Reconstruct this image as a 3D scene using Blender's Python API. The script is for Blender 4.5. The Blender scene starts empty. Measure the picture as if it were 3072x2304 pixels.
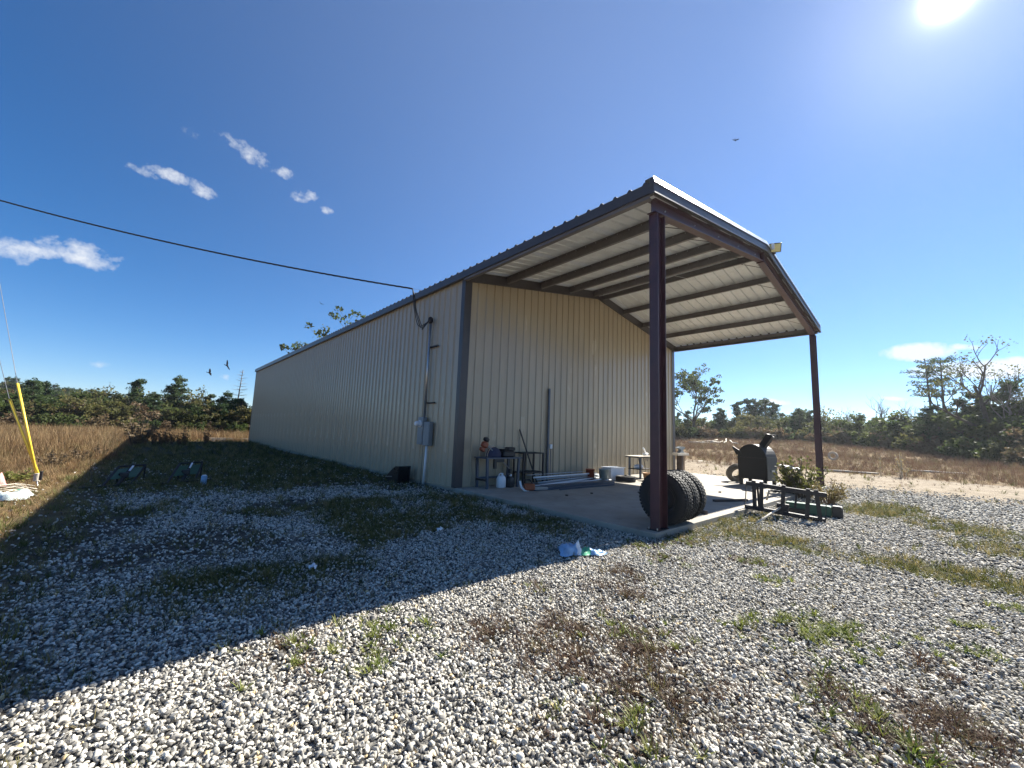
import bpy, math, random
import numpy as np
from mathutils import Vector, Matrix, Euler

scene = bpy.context.scene
COL = scene.collection
random.seed(7)
RNG = np.random.default_rng(11)
rad = math.radians

# ------------------------------------------------------------------ camera
FPX = 1198.2                                   # focal length in pixels of the 3072 px wide photograph
YAW, PITCH, ROLL = 0.72868, 0.12105, 0.03802
CAM = Vector((-6.13899, -8.97307, 1.49921))
def cam_axes():
    f0 = Vector((math.sin(YAW), math.cos(YAW), 0)); r0 = Vector((math.cos(YAW), -math.sin(YAW), 0)); u0 = Vector((0, 0, 1))
    f = f0 * math.cos(PITCH) + u0 * math.sin(PITCH); u = u0 * math.cos(PITCH) - f0 * math.sin(PITCH)
    r = r0 * math.cos(ROLL) + u * math.sin(ROLL); u2 = u * math.cos(ROLL) - r0 * math.sin(ROLL)
    return r, u2, f
AR, AU, AF = cam_axes()
cd = bpy.data.cameras.new('camera'); cam = bpy.data.objects.new('camera', cd); COL.objects.link(cam)
cd.sensor_width = 36.0; cd.lens = 36.0 * FPX / 3072.0; cd.clip_start = 0.05; cd.clip_end = 6000
cam.matrix_world = Matrix(((AR.x, AU.x, -AF.x, CAM.x), (AR.y, AU.y, -AF.y, CAM.y), (AR.z, AU.z, -AF.z, CAM.z), (0, 0, 0, 1)))
scene.camera = cam
def ray(px, py):
    return (AR * ((px - 1536) / FPX) - AU * ((py - 1152) / FPX) + AF).normalized()
def on_z(px, py, z=-0.1):
    d = ray(px, py); return CAM + d * ((z - CAM.z) / d.z)
def on_x(px, py, x):
    d = ray(px, py); return CAM + d * ((x - CAM.x) / d.x)
def on_y(px, py, y):
    d = ray(px, py); return CAM + d * ((y - CAM.y) / d.y)
def bearing(px, dist):
    lo, hi = 900., 1700.
    for _ in range(40):
        m = (lo + hi) / 2
        if ray(px, m).z > 0: lo = m
        else: hi = m
    d = ray(px, lo); d.z = 0; d.normalize()
    return CAM.x + d.x * dist, CAM.y + d.y * dist

# ------------------------------------------------------------------ light
SUN_AZ, SUN_EL = rad(92.3), rad(39.5)
SUN = Vector((math.sin(SUN_AZ) * math.cos(SUN_EL), math.cos(SUN_AZ) * math.cos(SUN_EL), math.sin(SUN_EL)))
world = bpy.data.worlds.new('World'); scene.world = world; world.use_nodes = True
wn, wl = world.node_tree.nodes, world.node_tree.links
wn.clear()
w_out = wn.new('ShaderNodeOutputWorld'); w_bg = wn.new('ShaderNodeBackground')
sky = wn.new('ShaderNodeTexSky'); sky.sky_type = 'NISHITA'; sky.sun_disc = False
sky.sun_elevation = SUN_EL; sky.sun_rotation = SUN_AZ; sky.air_density = 1.0; sky.dust_density = 0.0; sky.ozone_density = 5.0; sky.altitude = 1500
w_bg.inputs['Strength'].default_value = 0.05
w_geo = wn.new('ShaderNodeTexCoord')
def wmath(op, a, b=None, c=None):
    n = wn.new('ShaderNodeMath'); n.operation = op
    for i, v in enumerate((a, b, c)):
        if v is None: continue
        if isinstance(v, (int, float)): n.inputs[i].default_value = v
        else: wl.new(v, n.inputs[i])
    return n.outputs[0]
def wdot(vec):
    n = wn.new('ShaderNodeVectorMath'); n.operation = 'DOT_PRODUCT'; wl.new(w_geo.outputs['Generated'], n.inputs[0]); n.inputs[1].default_value = vec
    return n.outputs['Value']
# aureole of the low sun in slightly dusty air
sd = wmath('MAXIMUM', wdot(SUN), 0.0)
glow = wmath('ADD', wmath('MULTIPLY', wmath('POWER', sd, 1.4), 1.25), wmath('MULTIPLY', wmath('POWER', sd, 90.0), 2.2))
glow = wmath('ADD', glow, wmath('MULTIPLY', wmath('POWER', sd, 1800.0), 5.0))
glow = wmath('ADD', glow, wmath('MULTIPLY', wmath('POWER', sd, 9000.0), 110.0))
w_sat = wn.new('ShaderNodeHueSaturation'); w_sat.inputs['Saturation'].default_value = 1.22; w_sat.inputs['Value'].default_value = 1.0
w_tint = wn.new('ShaderNodeMix'); w_tint.data_type = 'RGBA'; w_tint.blend_type = 'MULTIPLY'; w_tint.inputs[0].default_value = 1.0; w_tint.inputs[7].default_value = (0.96, 0.955, 0.985, 1)
wl.new(sky.outputs[0], w_tint.inputs[6]); wl.new(w_tint.outputs[2], w_sat.inputs['Color'])
w_glow = wn.new('ShaderNodeMix'); w_glow.data_type = 'RGBA'; w_glow.blend_type = 'ADD'; w_glow.inputs[0].default_value = 1.0
w_gc = wn.new('ShaderNodeVectorMath'); w_gc.operation = 'SCALE'; w_gc.inputs[0].default_value = (0.9, 0.88, 0.86); wl.new(glow, w_gc.inputs['Scale'])
wl.new(w_sat.outputs[0], w_glow.inputs[6]); wl.new(w_gc.outputs[0], w_glow.inputs[7])
# small fair-weather clouds: (pixel centre, half width, half height, tilt, strength)
CLOUDS = [(420, 507, 45, 14, -35, .45), (545, 540, 78, 17, -30, .9), (605, 580, 30, 14, -35, .8), (745, 462, 80, 24, -33, .8),
          (856, 520, 32, 15, -12, .9), (912, 583, 40, 20, -8, .6), (980, 630, 20, 11, -28, .8), (10, 745, 75, 36, -20, 1.0),
          (120, 757, 65, 18, -8, .85), (262, 768, 90, 32, -24, 1.0), (2748, 1056, 80, 22, 4, 1.6), (2896, 1041, 40, 9, -4, 1.4),
          (3010, 1106, 190, 26, 3, 1.7), (2310, 1206, 46, 9, -3, 1.5), (2680, 1196, 32, 6, -4, 1.2), (3062, 1200, 70, 34, -10, .9),
          (300, 1095, 22, 11, -8, .7), (665, 1131, 26, 9, -8, .6), (625, 425, 70, 12, -35, .25), (2040, 1175, 40, 8, -5, .5)]
csum = None
for px, py, a, b, tilt, st in CLOUDS:
    c = ray(px, py); r_ = (AR - c * AR.dot(c)).normalized(); u_ = c.cross(r_).normalized()
    if u_.z < 0: u_ = -u_
    t = rad(tilt); r2 = r_ * math.cos(t) + u_ * math.sin(t); u2 = u_ * math.cos(t) - r_ * math.sin(t)
    k = 1.0 / math.sqrt(1 + ((px - 1536) ** 2 + (py - 1152) ** 2) / FPX ** 2)
    uu = wdot(r2 * (FPX / (a * 1.25) / k)); vv = wdot(u2 * (FPX / (b * 1.45) / k))
    m = wmath('SUBTRACT', 1.0, wmath('ADD', wmath('MULTIPLY', uu, uu), wmath('MULTIPLY', vv, vv)))
    m = wmath('MULTIPLY', wmath('MAXIMUM', m, 0.0), st)
    csum = m if csum is None else wmath('MAXIMUM', csum, m)
w_noise = wn.new('ShaderNodeTexNoise'); w_noise.inputs['Scale'].default_value = 34.0; w_noise.inputs['Detail'].default_value = 9.0; w_noise.inputs['Roughness'].default_value = 0.62
wl.new(w_geo.outputs['Generated'], w_noise.inputs['Vector'])
cm = wmath('MULTIPLY_ADD', wmath('SUBTRACT', w_noise.outputs[0], 0.5), 3.6, wmath('MULTIPLY_ADD', csum, 1.25, -0.45))
cm = wmath('MINIMUM', wmath('MAXIMUM', wmath('MULTIPLY', cm, 0.72), 0.0), 0.85)
cm = wmath('MULTIPLY', cm, wmath('MINIMUM', wmath('MULTIPLY', csum, 4.0), 1.0))
w_cl = wn.new('ShaderNodeMix'); w_cl.data_type = 'RGBA'; wl.new(cm, w_cl.inputs[0]); wl.new(w_glow.outputs[2], w_cl.inputs[6]); w_cl.inputs[7].default_value = (6.3, 6.5, 6.7, 1)
wl.new(w_cl.outputs[2], w_bg.inputs['Color']); wl.new(w_bg.outputs[0], w_out.inputs['Surface'])
sl = bpy.data.lights.new('sun', 'SUN'); sl.energy = 5.0; sl.angle = rad(0.53); sl.color = (1.0, 0.95, 0.85)
so = bpy.data.objects.new('sun', sl); COL.objects.link(so); so.rotation_euler = SUN.to_track_quat('Z', 'Y').to_euler(); so.location = (30, -5, 40)
vs = scene.view_settings; vs.view_transform = 'Standard'; vs.look = 'None'; vs.exposure = 1.62; vs.gamma = 1.0; vs.use_curve_mapping = False
scene.cycles.use_adaptive_sampling = True; scene.cycles.max_bounces = 6; scene.cycles.use_denoising = True
scene.cycles.sample_clamp_indirect = 6.0

# ------------------------------------------------------------------ mesh helpers
class MB:
    def __init__(s): s.v = []; s.f = []
    def add(s, vs_, fs):
        o = len(s.v); s.v += [tuple(v) for v in vs_]; s.f += [tuple(i + o for i in f) for f in fs]; return s
    def box(s, x0, x1, y0, y1, z0, z1, M=None):
        vs_ = [Vector(p) for p in ((x0, y0, z0), (x1, y0, z0), (x1, y1, z0), (x0, y1, z0), (x0, y0, z1), (x1, y0, z1), (x1, y1, z1), (x0, y1, z1))]
        if M is not None: vs_ = [M @ v for v in vs_]
        return s.add(vs_, [(0, 3, 2, 1), (4, 5, 6, 7), (0, 1, 5, 4), (1, 2, 6, 5), (2, 3, 7, 6), (3, 0, 4, 7)])
    def bbox(s, x0, x1, y0, y1, z0, z1, b=0.01, M=None):
        # box with chamfered vertical and horizontal edges (three stacked rings)
        rings = []
        for z, i in ((z0, b), (z0 + b, 0), (z1 - b, 0), (z1, b)):
            x_0, x_1, y_0, y_1 = x0 + i, x1 - i, y0 + i, y1 - i
            rings.append([(x_0 + b, y_0, z), (x_1 - b, y_0, z), (x_1, y_0 + b, z), (x_1, y_1 - b, z), (x_1 - b, y_1, z), (x_0 + b, y_1, z), (x_0, y_1 - b, z), (x_0, y_0 + b, z)])
        vs_ = [Vector(p) for r in rings for p in r]
        if M is not None: vs_ = [M @ v for v in vs_]
        fs = [tuple(range(7, -1, -1)), tuple(range(24, 32))]
        for k in range(3):
            for i in range(8):
                j = (i + 1) % 8; fs.append((k * 8 + i, k * 8 + j, k * 8 + 8 + j, k * 8 + 8 + i))
        return s.add(vs_, fs)
    def beam(s, a, b, w, h, up=(0, 0, 1)):
        # rectangular bar from a to b
        a, b = Vector(a), Vector(b); d = (b - a).normalized(); u = Vector(up); r = d.cross(u)
        if r.length < 1e-4: r = d.cross(Vector((1, 0, 0)))
        r.normalize(); u = r.cross(d)
        vs_ = [p + r * sx * w / 2 + u * sz * h / 2 for p in (a, b) for sx, sz in ((-1, -1), (1, -1), (1, 1), (-1, 1))]
        return s.add(vs_, [(0, 1, 2, 3), (7, 6, 5, 4), (0, 4, 5, 1), (1, 5, 6, 2), (2, 6, 7, 3), (3, 7, 4, 0)])
    def tube(s, pts, r, n=8, r1=None, cap=True):
        pts = [Vector(p) for p in pts]; m = len(pts); r1 = r if r1 is None else r1
        vs_, fs = [], []; ref = None
        for i, p in enumerate(pts):
            d = (pts[min(i + 1, m - 1)] - pts[max(i - 1, 0)]).normalized()
            if ref is None:
                ref = d.cross(Vector((0, 0, 1)))
                if ref.length < 0.05: ref = d.cross(Vector((1, 0, 0)))
            x = (ref - d * ref.dot(d)).normalized(); y = d.cross(x); ref = x
            rr = r + (r1 - r) * i / max(1, m - 1)
            for k in range(n):
                t = 2 * math.pi * k / n; vs_.append(p + x * math.cos(t) * rr + y * math.sin(t) * rr)
        for i in range(m - 1):
            for k in range(n):
                k2 = (k + 1) % n; fs.append((i * n + k, i * n + k2, i * n + n + k2, i * n + n + k))
        if cap: fs += [tuple(range(n - 1, -1, -1)), tuple(range((m - 1) * n, m * n))]
        return s.add(vs_, fs)
    def lathe(s, prof, n=24, M=None, close=False):
        # profile of (radius, height) about local Z
        vs_, fs = [], []; m = len(prof)
        for k in range(n):
            t = 2 * math.pi * k / n
            for r, z in prof:
                v = Vector((r * math.cos(t), r * math.sin(t), z)); vs_.append(M @ v if M is not None else v)
        for k in range(n):
            k2 = (k + 1) % n
            for i in range(m if close else m - 1):
                j = (i + 1) % m; fs.append((k * m + i, k2 * m + i, k2 * m + j, k * m + j))
        return s.add(vs_, fs)
    def prism(s, poly, M, depth):
        # 2D polygon in local XY, extruded along +Z by depth
        n = len(poly); vs_ = [M @ Vector((x, y, 0)) for x, y in poly] + [M @ Vector((x, y, depth)) for x, y in poly]
        fs = [tuple(range(n - 1, -1, -1)), tuple(range(n, 2 * n))] + [(i, (i + 1) % n, n + (i + 1) % n, n + i) for i in range(n)]
        return s.add(vs_, fs)
    def mesh(s, name, smooth=False):
        me = bpy.data.meshes.new(name); me.from_pydata([tuple(v) for v in s.v], [], s.f); me.update()
        if smooth: me.polygons.foreach_set('use_smooth', [True] * len(me.polygons))
        return me
    def build(s, name, mat, parent=None, smooth=False, label=None):
        return obj(name, s.mesh(name, smooth), mat, parent, label)
def obj(name, me, mat=None, parent=None, label=None):
    if mat is not None and not me.materials: me.materials.append(mat)
    o = bpy.data.objects.new(name, me); COL.objects.link(o)
    if parent is not None: o.parent = parent
    if label: o['label'] = label
    return o
def tag(o, label=None, cat=None, group=None, kind=None):
    if label: o['label'] = label
    if cat: o['category'] = cat
    if group: o['group'] = group
    if kind: o['kind'] = kind
    return o
def thing(name, label, cat, loc=(0, 0, 0), rz=0.0, group=None):
    o = bpy.data.objects.new(name, None); COL.objects.link(o); o.location = loc; o.rotation_euler = (0, 0, rz); o.empty_display_size = 0.2
    return tag(o, label, cat, group)
def copy_tree(o, parent=None):
    c = o.copy(); COL.objects.link(c); c.parent = parent
    for ch in list(o.children): copy_tree(ch, c)
    return c
def T(x, y, z): return Matrix.Translation((x, y, z))
def RX(a): return Matrix.Rotation(a, 4, 'X')
def RY(a): return Matrix.Rotation(a, 4, 'Y')
def RZ(a): return Matrix.Rotation(a, 4, 'Z')
def sstep(a, b, x):
    t = np.clip((x - a) / (b - a), 0, 1); return t * t * (3 - 2 * t)
def vnoise(x, y, seed=0):
    x = np.asarray(x, float) + seed * 17.31; y = np.asarray(y, float) - seed * 9.73
    xi, yi = np.floor(x), np.floor(y); fx, fy = x - xi, y - yi
    fx = fx * fx * (3 - 2 * fx); fy = fy * fy * (3 - 2 * fy)
    def h(a, b):
        s_ = np.sin(a * 127.1 + b * 311.7 + seed * 13.7) * 43758.5453; return s_ - np.floor(s_)
    return (h(xi, yi) * (1 - fx) + h(xi + 1, yi) * fx) * (1 - fy) + (h(xi, yi + 1) * (1 - fx) + h(xi + 1, yi + 1) * fx) * fy
def fbm(x, y, seed=0, o=4):
    s_, a, t = 0, 1, 0
    for i in range(o): s_ = s_ + a * vnoise(x * 2 ** i, y * 2 ** i, seed + i); t += a; a *= 0.5
    return s_ / t

# ------------------------------------------------------------------ materials
def newmat(name):
    m = bpy.data.materials.new(name); m.use_nodes = True
    return m, m.node_tree.nodes, m.node_tree.links, m.node_tree.nodes['Principled BSDF']
def pbr(name, col, rough=0.6, metal=0.0, var=0.25, scale=6.0, bump=0.0, bscale=None, rust=None, rust_amt=0.45, spec=0.5, stretch=None):
    m, n, l, b = newmat(name)
    b.inputs['Roughness'].default_value = rough; b.inputs['Metallic'].default_value = metal; b.inputs['Specular IOR Level'].default_value = spec
    tc = n.new('ShaderNodeTexCoord'); vec = tc.outputs['Object']
    if stretch:
        mp = n.new('ShaderNodeMapping'); mp.inputs['Scale'].default_value = stretch; l.new(vec, mp.inputs[0]); vec = mp.outputs[0]
    t = n.new('ShaderNodeTexNoise'); t.inputs['Scale'].default_value = scale; t.inputs['Detail'].default_value = 6; t.inputs['Roughness'].default_value = 0.6; l.new(vec, t.inputs['Vector'])
    cr = n.new('ShaderNodeValToRGB'); e = cr.color_ramp.elements
    e[0].position = 0.28; e[1].position = 0.72
    e[0].color = (*[max(0, c * (1 - var)) for c in col], 1); e[1].color = (*[min(1, c * (1 + var)) for c in col], 1)
    l.new(t.outputs[0], cr.inputs[0]); out = cr.outputs[0]
    if rust:
        t2 = n.new('ShaderNodeTexNoise'); t2.inputs['Scale'].default_value = scale * 1.7; t2.inputs['Detail'].default_value = 8; l.new(vec, t2.inputs['Vector'])
        r2 = n.new('ShaderNodeMapRange'); r2.inputs[1].default_value = 1 - rust_amt; r2.inputs[2].default_value = 1 - rust_amt + 0.12; l.new(t2.outputs[0], r2.inputs[0])
        mx = n.new('ShaderNodeMix'); mx.data_type = 'RGBA'; l.new(r2.outputs[0], mx.inputs[0]); l.new(out, mx.inputs[6]); mx.inputs[7].default_value = (*rust, 1); out = mx.outputs[2]
    l.new(out, b.inputs['Base Color'])
    r_ = n.new('ShaderNodeMapRange'); r_.inputs[3].default_value = max(0.05, rough - 0.12); r_.inputs[4].default_value = min(1, rough + 0.12); l.new(t.outputs[0], r_.inputs[0]); l.new(r_.outputs[0], b.inputs['Roughness'])
    if bump:
        t3 = n.new('ShaderNodeTexNoise'); t3.inputs['Scale'].default_value = bscale or scale * 4; t3.inputs['Detail'].default_value = 5; l.new(vec, t3.inputs['Vector'])
        bp = n.new('ShaderNodeBump'); bp.inputs['Strength'].default_value = bump; bp.inputs['Distance'].default_value = 0.02; l.new(t3.outputs[0], bp.inputs['Height']); l.new(bp.outputs[0], b.inputs['Normal'])
    return m
def leafmat(name, cols, trans=0.35, rough=0.6):
    # foliage: colour differs from tree to tree and from leaf clump to leaf clump
    m, n, l, b = newmat(name)
    tc = n.new('ShaderNodeTexCoord'); oi = n.new('ShaderNodeObjectInfo')
    t = n.new('ShaderNodeTexNoise'); t.inputs['Scale'].default_value = 1.3; t.inputs['Detail'].default_value = 8; t.inputs['Roughness'].default_value = 0.8; l.new(tc.outputs['Object'], t.inputs['Vector'])
    ad = n.new('ShaderNodeMath'); ad.operation = 'MULTIPLY_ADD'; l.new(oi.outputs['Random'], ad.inputs[0]); ad.inputs[1].default_value = 0.32; l.new(t.outputs[0], ad.inputs[2])
    cr = n.new('ShaderNodeValToRGB'); els = cr.color_ramp.elements
    while len(els) < len(cols): els.new(0.5)
    for i, c in enumerate(cols): els[i].position = 0.34 + 0.62 * i / max(1, len(cols) - 1); els[i].color = (*c, 1)
    l.new(ad.outputs[0], cr.inputs[0])
    b.inputs['Roughness'].default_value = rough; b.inputs['Specular IOR Level'].default_value = 0.25; l.new(cr.outputs[0], b.inputs['Base Color'])
    tr = n.new('ShaderNodeBsdfTranslucent'); l.new(cr.outputs[0], tr.inputs['Color'])
    mx = n.new('ShaderNodeMixShader'); mx.inputs[0].default_value = trans
    l.new(b.outputs[0], mx.inputs[1]); l.new(tr.outputs[0], mx.inputs[2]); l.new(mx.outputs[0], n['Material Output'].inputs[0])
    return m
def randmat(name, stops, rough=0.7, noise=0.25, nscale=60.0, trans=0.0):
    # each scattered piece picks its own colour
    m, n, l, b = newmat(name)
    oi = n.new('ShaderNodeObjectInfo'); cr = n.new('ShaderNodeValToRGB'); els = cr.color_ramp.elements
    while len(els) < len(stops): els.new(0.5)
    for i, (p, c) in enumerate(stops): els[i].position = p; els[i].color = (*c, 1)
    l.new(oi.outputs['Random'], cr.inputs[0])
    tc = n.new('ShaderNodeTexCoord'); t = n.new('ShaderNodeTexNoise'); t.inputs['Scale'].default_value = nscale; t.inputs['Detail'].default_value = 4; l.new(tc.outputs['Object'], t.inputs['Vector'])
    mr = n.new('ShaderNodeMapRange'); mr.inputs[1].default_value = 0.3; mr.inputs[2].default_value = 0.7; mr.inputs[3].default_value = 1 - noise; mr.inputs[4].default_value = 1 + noise; l.new(t.outputs[0], mr.inputs[0])
    vm = n.new('ShaderNodeVectorMath'); vm.operation = 'SCALE'; l.new(cr.outputs[0], vm.inputs[0]); l.new(mr.outputs[0], vm.inputs['Scale'])
    l.new(vm.outputs[0], b.inputs['Base Color']); b.inputs['Roughness'].default_value = rough; b.inputs['Specular IOR Level'].default_value = 0.3
    if trans:
        tr = n.new('ShaderNodeBsdfTranslucent'); l.new(vm.outputs[0], tr.inputs['Color'])
        mx = n.new('ShaderNodeMixShader'); mx.inputs[0].default_value = trans
        l.new(b.outputs[0], mx.inputs[1]); l.new(tr.outputs[0], mx.inputs[2]); l.new(mx.outputs[0], n['Material Output'].inputs[0])
    return m
M_TAN = pbr('tan_painted_steel', (0.40, 0.34, 0.245), 0.24, 0, 0.08, 1.4, stretch=(1, 1, 0.25))
M_BRONZE = pbr('dark_bronze_trim', (0.052, 0.046, 0.048), 0.38, 0, 0.15, 3)
M_RED = pbr('red_oxide_steel', (0.052, 0.019, 0.026), 0.40, 0, 0.25, 5, rust=(0.06, 0.025, 0.018), rust_amt=0.38)
M_PURLIN = pbr('primed_purlin_steel', (0.125, 0.112, 0.112), 0.42, 0, 0.2, 4)
M_GALV = pbr('galvalume_sheet', (0.62, 0.645, 0.66), 0.36, 0.25, 0.1, 5)
M_RAKE = pbr('pale_rake_cap', (0.74, 0.75, 0.75), 0.30, 0.85, 0.05, 5)
M_STEELDK = pbr('dark_weathered_steel', (0.02, 0.017, 0.018), 0.6, 0.1, 0.35, 9, rust=(0.06, 0.028, 0.018), rust_amt=0.36)
M_BLACK = pbr('black_paint', (0.015, 0.015, 0.017), 0.5, 0, 0.3, 10)
M_BLACKGLOSS = pbr('black_plastic', (0.012, 0.012, 0.014), 0.3, 0, 0.3, 10)
M_RUBBER = pbr('tyre_rubber', (0.014, 0.014, 0.015), 0.75, 0, 0.35, 14, bump=0.25)
M_RUBBERGREY = pbr('dusty_tyre_rubber', (0.16, 0.14, 0.11), 0.85, 0, 0.3, 9, bump=0.3)
M_GREYBOX = pbr('grey_enclosure', (0.20, 0.23, 0.25), 0.42, 0.1, 0.12, 6)
M_CONDUIT = pbr('galvanised_conduit', (0.42, 0.43, 0.44), 0.35, 0.8, 0.12, 9)
M_PVC = pbr('white_plastic_pipe', (0.72, 0.73, 0.74), 0.4, 0, 0.06, 5)
M_PVCGREY = pbr('grey_plastic_pipe', (0.34, 0.37, 0.40), 0.42, 0, 0.1, 5)
M_WHITE = pbr('white_plastic', (0.74, 0.76, 0.78), 0.42, 0, 0.08, 7)
M_CABLE = pbr('black_cable', (0.013, 0.012, 0.016), 0.55, 0, 0.2, 8)
M_WIRE = pbr('steel_strand', (0.20, 0.20, 0.21), 0.5, 0.6, 0.15, 8)
M_YELLOW = pbr('yellow_guard', (0.85, 0.58, 0.06), 0.45, 0, 0.12, 4)
M_ORANGE = pbr('orange_casing', (0.30, 0.075, 0.028), 0.5, 0, 0.2, 8)
M_GREENPAINT = pbr('green_paint', (0.018, 0.085, 0.055), 0.5, 0, 0.2, 5)
M_WOOD = pbr('weathered_wood', (0.25, 0.17, 0.10), 0.8, 0, 0.35, 5, bump=0.3, stretch=(6, 6, 1))
M_WOODDK = pbr('dark_stained_wood', (0.07, 0.05, 0.04), 0.8, 0, 0.35, 6, bump=0.3)
M_PALEWOOD = pbr('bleached_wood', (0.52, 0.47, 0.39), 0.85, 0, 0.2, 7, bump=0.3)
M_BARK = pbr('bark', (0.075, 0.058, 0.045), 0.9, 0, 0.35, 5, bump=0.5)
M_GREYBARK = pbr('grey_bark', (0.20, 0.175, 0.15), 0.9, 0, 0.25, 5, bump=0.4)
M_BLUESTEEL = pbr('blue_grey_steel', (0.075, 0.095, 0.13), 0.42, 0.4, 0.2, 6)
M_NAVY = pbr('navy_cloth', (0.03, 0.035, 0.075), 0.8, 0, 0.3, 12, bump=0.3)
M_CREAM = pbr('cream_band', (0.55, 0.42, 0.30), 0.6, 0, 0.1, 8)
M_REDPAINT = pbr('red_bucket_plastic', (0.42, 0.085, 0.04), 0.45, 0, 0.15, 8)
M_BUCKETGREY = pbr('grey_green_bucket', (0.30, 0.35, 0.34), 0.45, 0, 0.12, 8)
M_BAND = pbr('wicker', (0.42, 0.23, 0.10), 0.7, 0, 0.3, 18, bump=0.4)
M_FIRE = pbr('sooty_steel', (0.007, 0.007, 0.008), 0.6, 0.0, 0.4, 7, rust=(0.025, 0.014, 0.011), rust_amt=0.34)
M_SHIELD = pbr('grey_sheet_steel', (0.05, 0.055, 0.055), 0.5, 0.2, 0.3, 6, rust=(0.09, 0.05, 0.035), rust_amt=0.33)
M_BLUEBAG = pbr('blue_plastic_film', (0.20, 0.36, 0.56), 0.35, 0, 0.35, 14)
M_GREENBAG = pbr('green_plastic_film', (0.10, 0.42, 0.22), 0.35, 0, 0.4, 11)
M_WHITEBAG = pbr('pale_plastic_sack', (0.62, 0.70, 0.66), 0.5, 0, 0.14, 6, bump=0.4, bscale=25)
M_BIRD = pbr('dark_feathers', (0.005, 0.004, 0.004), 0.9, 0, 0.2, 5, spec=0.0)
M_PINK = pbr('pink_fabric', (0.60, 0.27, 0.25), 0.8, 0, 0.15, 9)
M_LENS = pbr('lamp_lens', (0.75, 0.68, 0.32), 0.25, 0, 0.1, 9)
def concrete():
    m, n, l, b = newmat('concrete')
    tc = n.new('ShaderNodeTexCoord')
    t = n.new('ShaderNodeTexNoise'); t.inputs['Scale'].default_value = 0.7; t.inputs['Detail'].default_value = 9; t.inputs['Roughness'].default_value = 0.65; l.new(tc.outputs['Object'], t.inputs['Vector'])
    cr = n.new('ShaderNodeValToRGB'); e = cr.color_ramp.elements; e[0].position = 0.3; e[0].color = (0.23, 0.205, 0.165, 1); e[1].position = 0.68; e[1].color = (0.36, 0.33, 0.28, 1); l.new(t.outputs[0], cr.inputs[0])
    t2 = n.new('ShaderNodeTexNoise'); t2.inputs['Scale'].default_value = 2.6; t2.inputs['Detail'].default_value = 7; t2.inputs['Distortion'].default_value = 0.8; l.new(tc.outputs['Object'], t2.inputs['Vector'])
    r2 = n.new('ShaderNodeMapRange'); r2.inputs[1].default_value = 0.56; r2.inputs[2].default_value = 0.72; r2.inputs[4].default_value = 0.5; l.new(t2.outputs[0], r2.inputs[0])
    mx = n.new('ShaderNodeMix'); mx.data_type = 'RGBA'; l.new(r2.outputs[0], mx.inputs[0]); l.new(cr.outputs[0], mx.inputs[6]); mx.inputs[7].default_value = (0.19, 0.165, 0.135, 1)
    l.new(mx.outputs[2], b.inputs['Base Color']); b.inputs['Roughness'].default_value = 0.8
    t3 = n.new('ShaderNodeTexNoise'); t3.inputs['Scale'].default_value = 45; t3.inputs['Detail'].default_value = 5; l.new(tc.outputs['Object'], t3.inputs['Vector'])
    bp = n.new('ShaderNodeBump'); bp.inputs['Strength'].default_value = 0.25; bp.inputs['Distance'].default_value = 0.01; l.new(t3.outputs[0], bp.inputs['Height']); l.new(bp.outputs[0], b.inputs['Normal'])
    return m
M_CONC = concrete()

# ------------------------------------------------------------------ building dimensions (metres)
W, D, L = 12.19, 5.64, 30.05
EX, EZ = 0.138, 5.915                          # eave overhang, roof sheet height at the eave
SL = 1.077 / (W / 2 + EX)
def zr(x): return EZ + SL * (min(x, W - x) + EX)
YF, YB = -5.71, L + 0.05

# ------------------------------------------------------------------ ground
def height(x, y):
    x = np.asarray(x, float); y = np.asarray(y, float)
    h = 1.95 * sstep(20, 78, x) * (0.28 + 0.72 * sstep(-22, 14, y))
    h = h + 0.10 * (fbm(x * 0.12, y * 0.12, 3) - 0.5) * sstep(8, 25, np.hypot(x + 2, y + 4)) * 2
    far = np.hypot(x, y)
    h = h + sstep(150, 900, far) * 9 * (fbm(x * .004, y * .004, 8) - 0.15)
    return -0.1 + h + 0.02 * (fbm(x * 0.8, y * 0.8, 5) - 0.5)
WEEDS = [  # (x, y, radius, kind) weeds and grass tufts that break the gravel; 0 green, 1 reddish brown, 2 mixed dry
    (-1.85, -7.96, .34, 0), (-1.6, -8.15, .3, 0), (-2.25, -7.7, .2, 0), (-2.95, -7.05, .34, 2), (-3.2, -7.3, .3, 1), (-3.55, -7.55, .42, 1), (-3.35, -6.7, .35, 1),
    (-2.7, -8.25, .3, 2), (-1.2, -8.9, .22, 0), (-1.7, -8.8, .2, 1), (-2.5, -8.85, .35, 1), (-3.0, -8.6, .3, 2), (-3.8, -7.0, .35, 1), (-2.4, -6.5, .35, 1),
    (-1.8, -6.2, .3, 1), (-0.9, -6.3, .25, 2), (-4.1, -7.6, .3, 2), (0.0, -7.0, .25, 2), (-0.6, -7.4, .2, 0), (0.2, -5.95, .28, 2), (-0.5, -5.75, .3, 2),
    (-2.9, -6.0, .2, 2), (-4.7, -5.95, .35, 0), (-5.3, -5.75, .3, 2), (-0.4, -8.9, .18, 0), (0.6, -9.3, .2, 0), (-1.4, -9.6, .25, 2), (-3.9, -6.4, .3, 1)]
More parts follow.
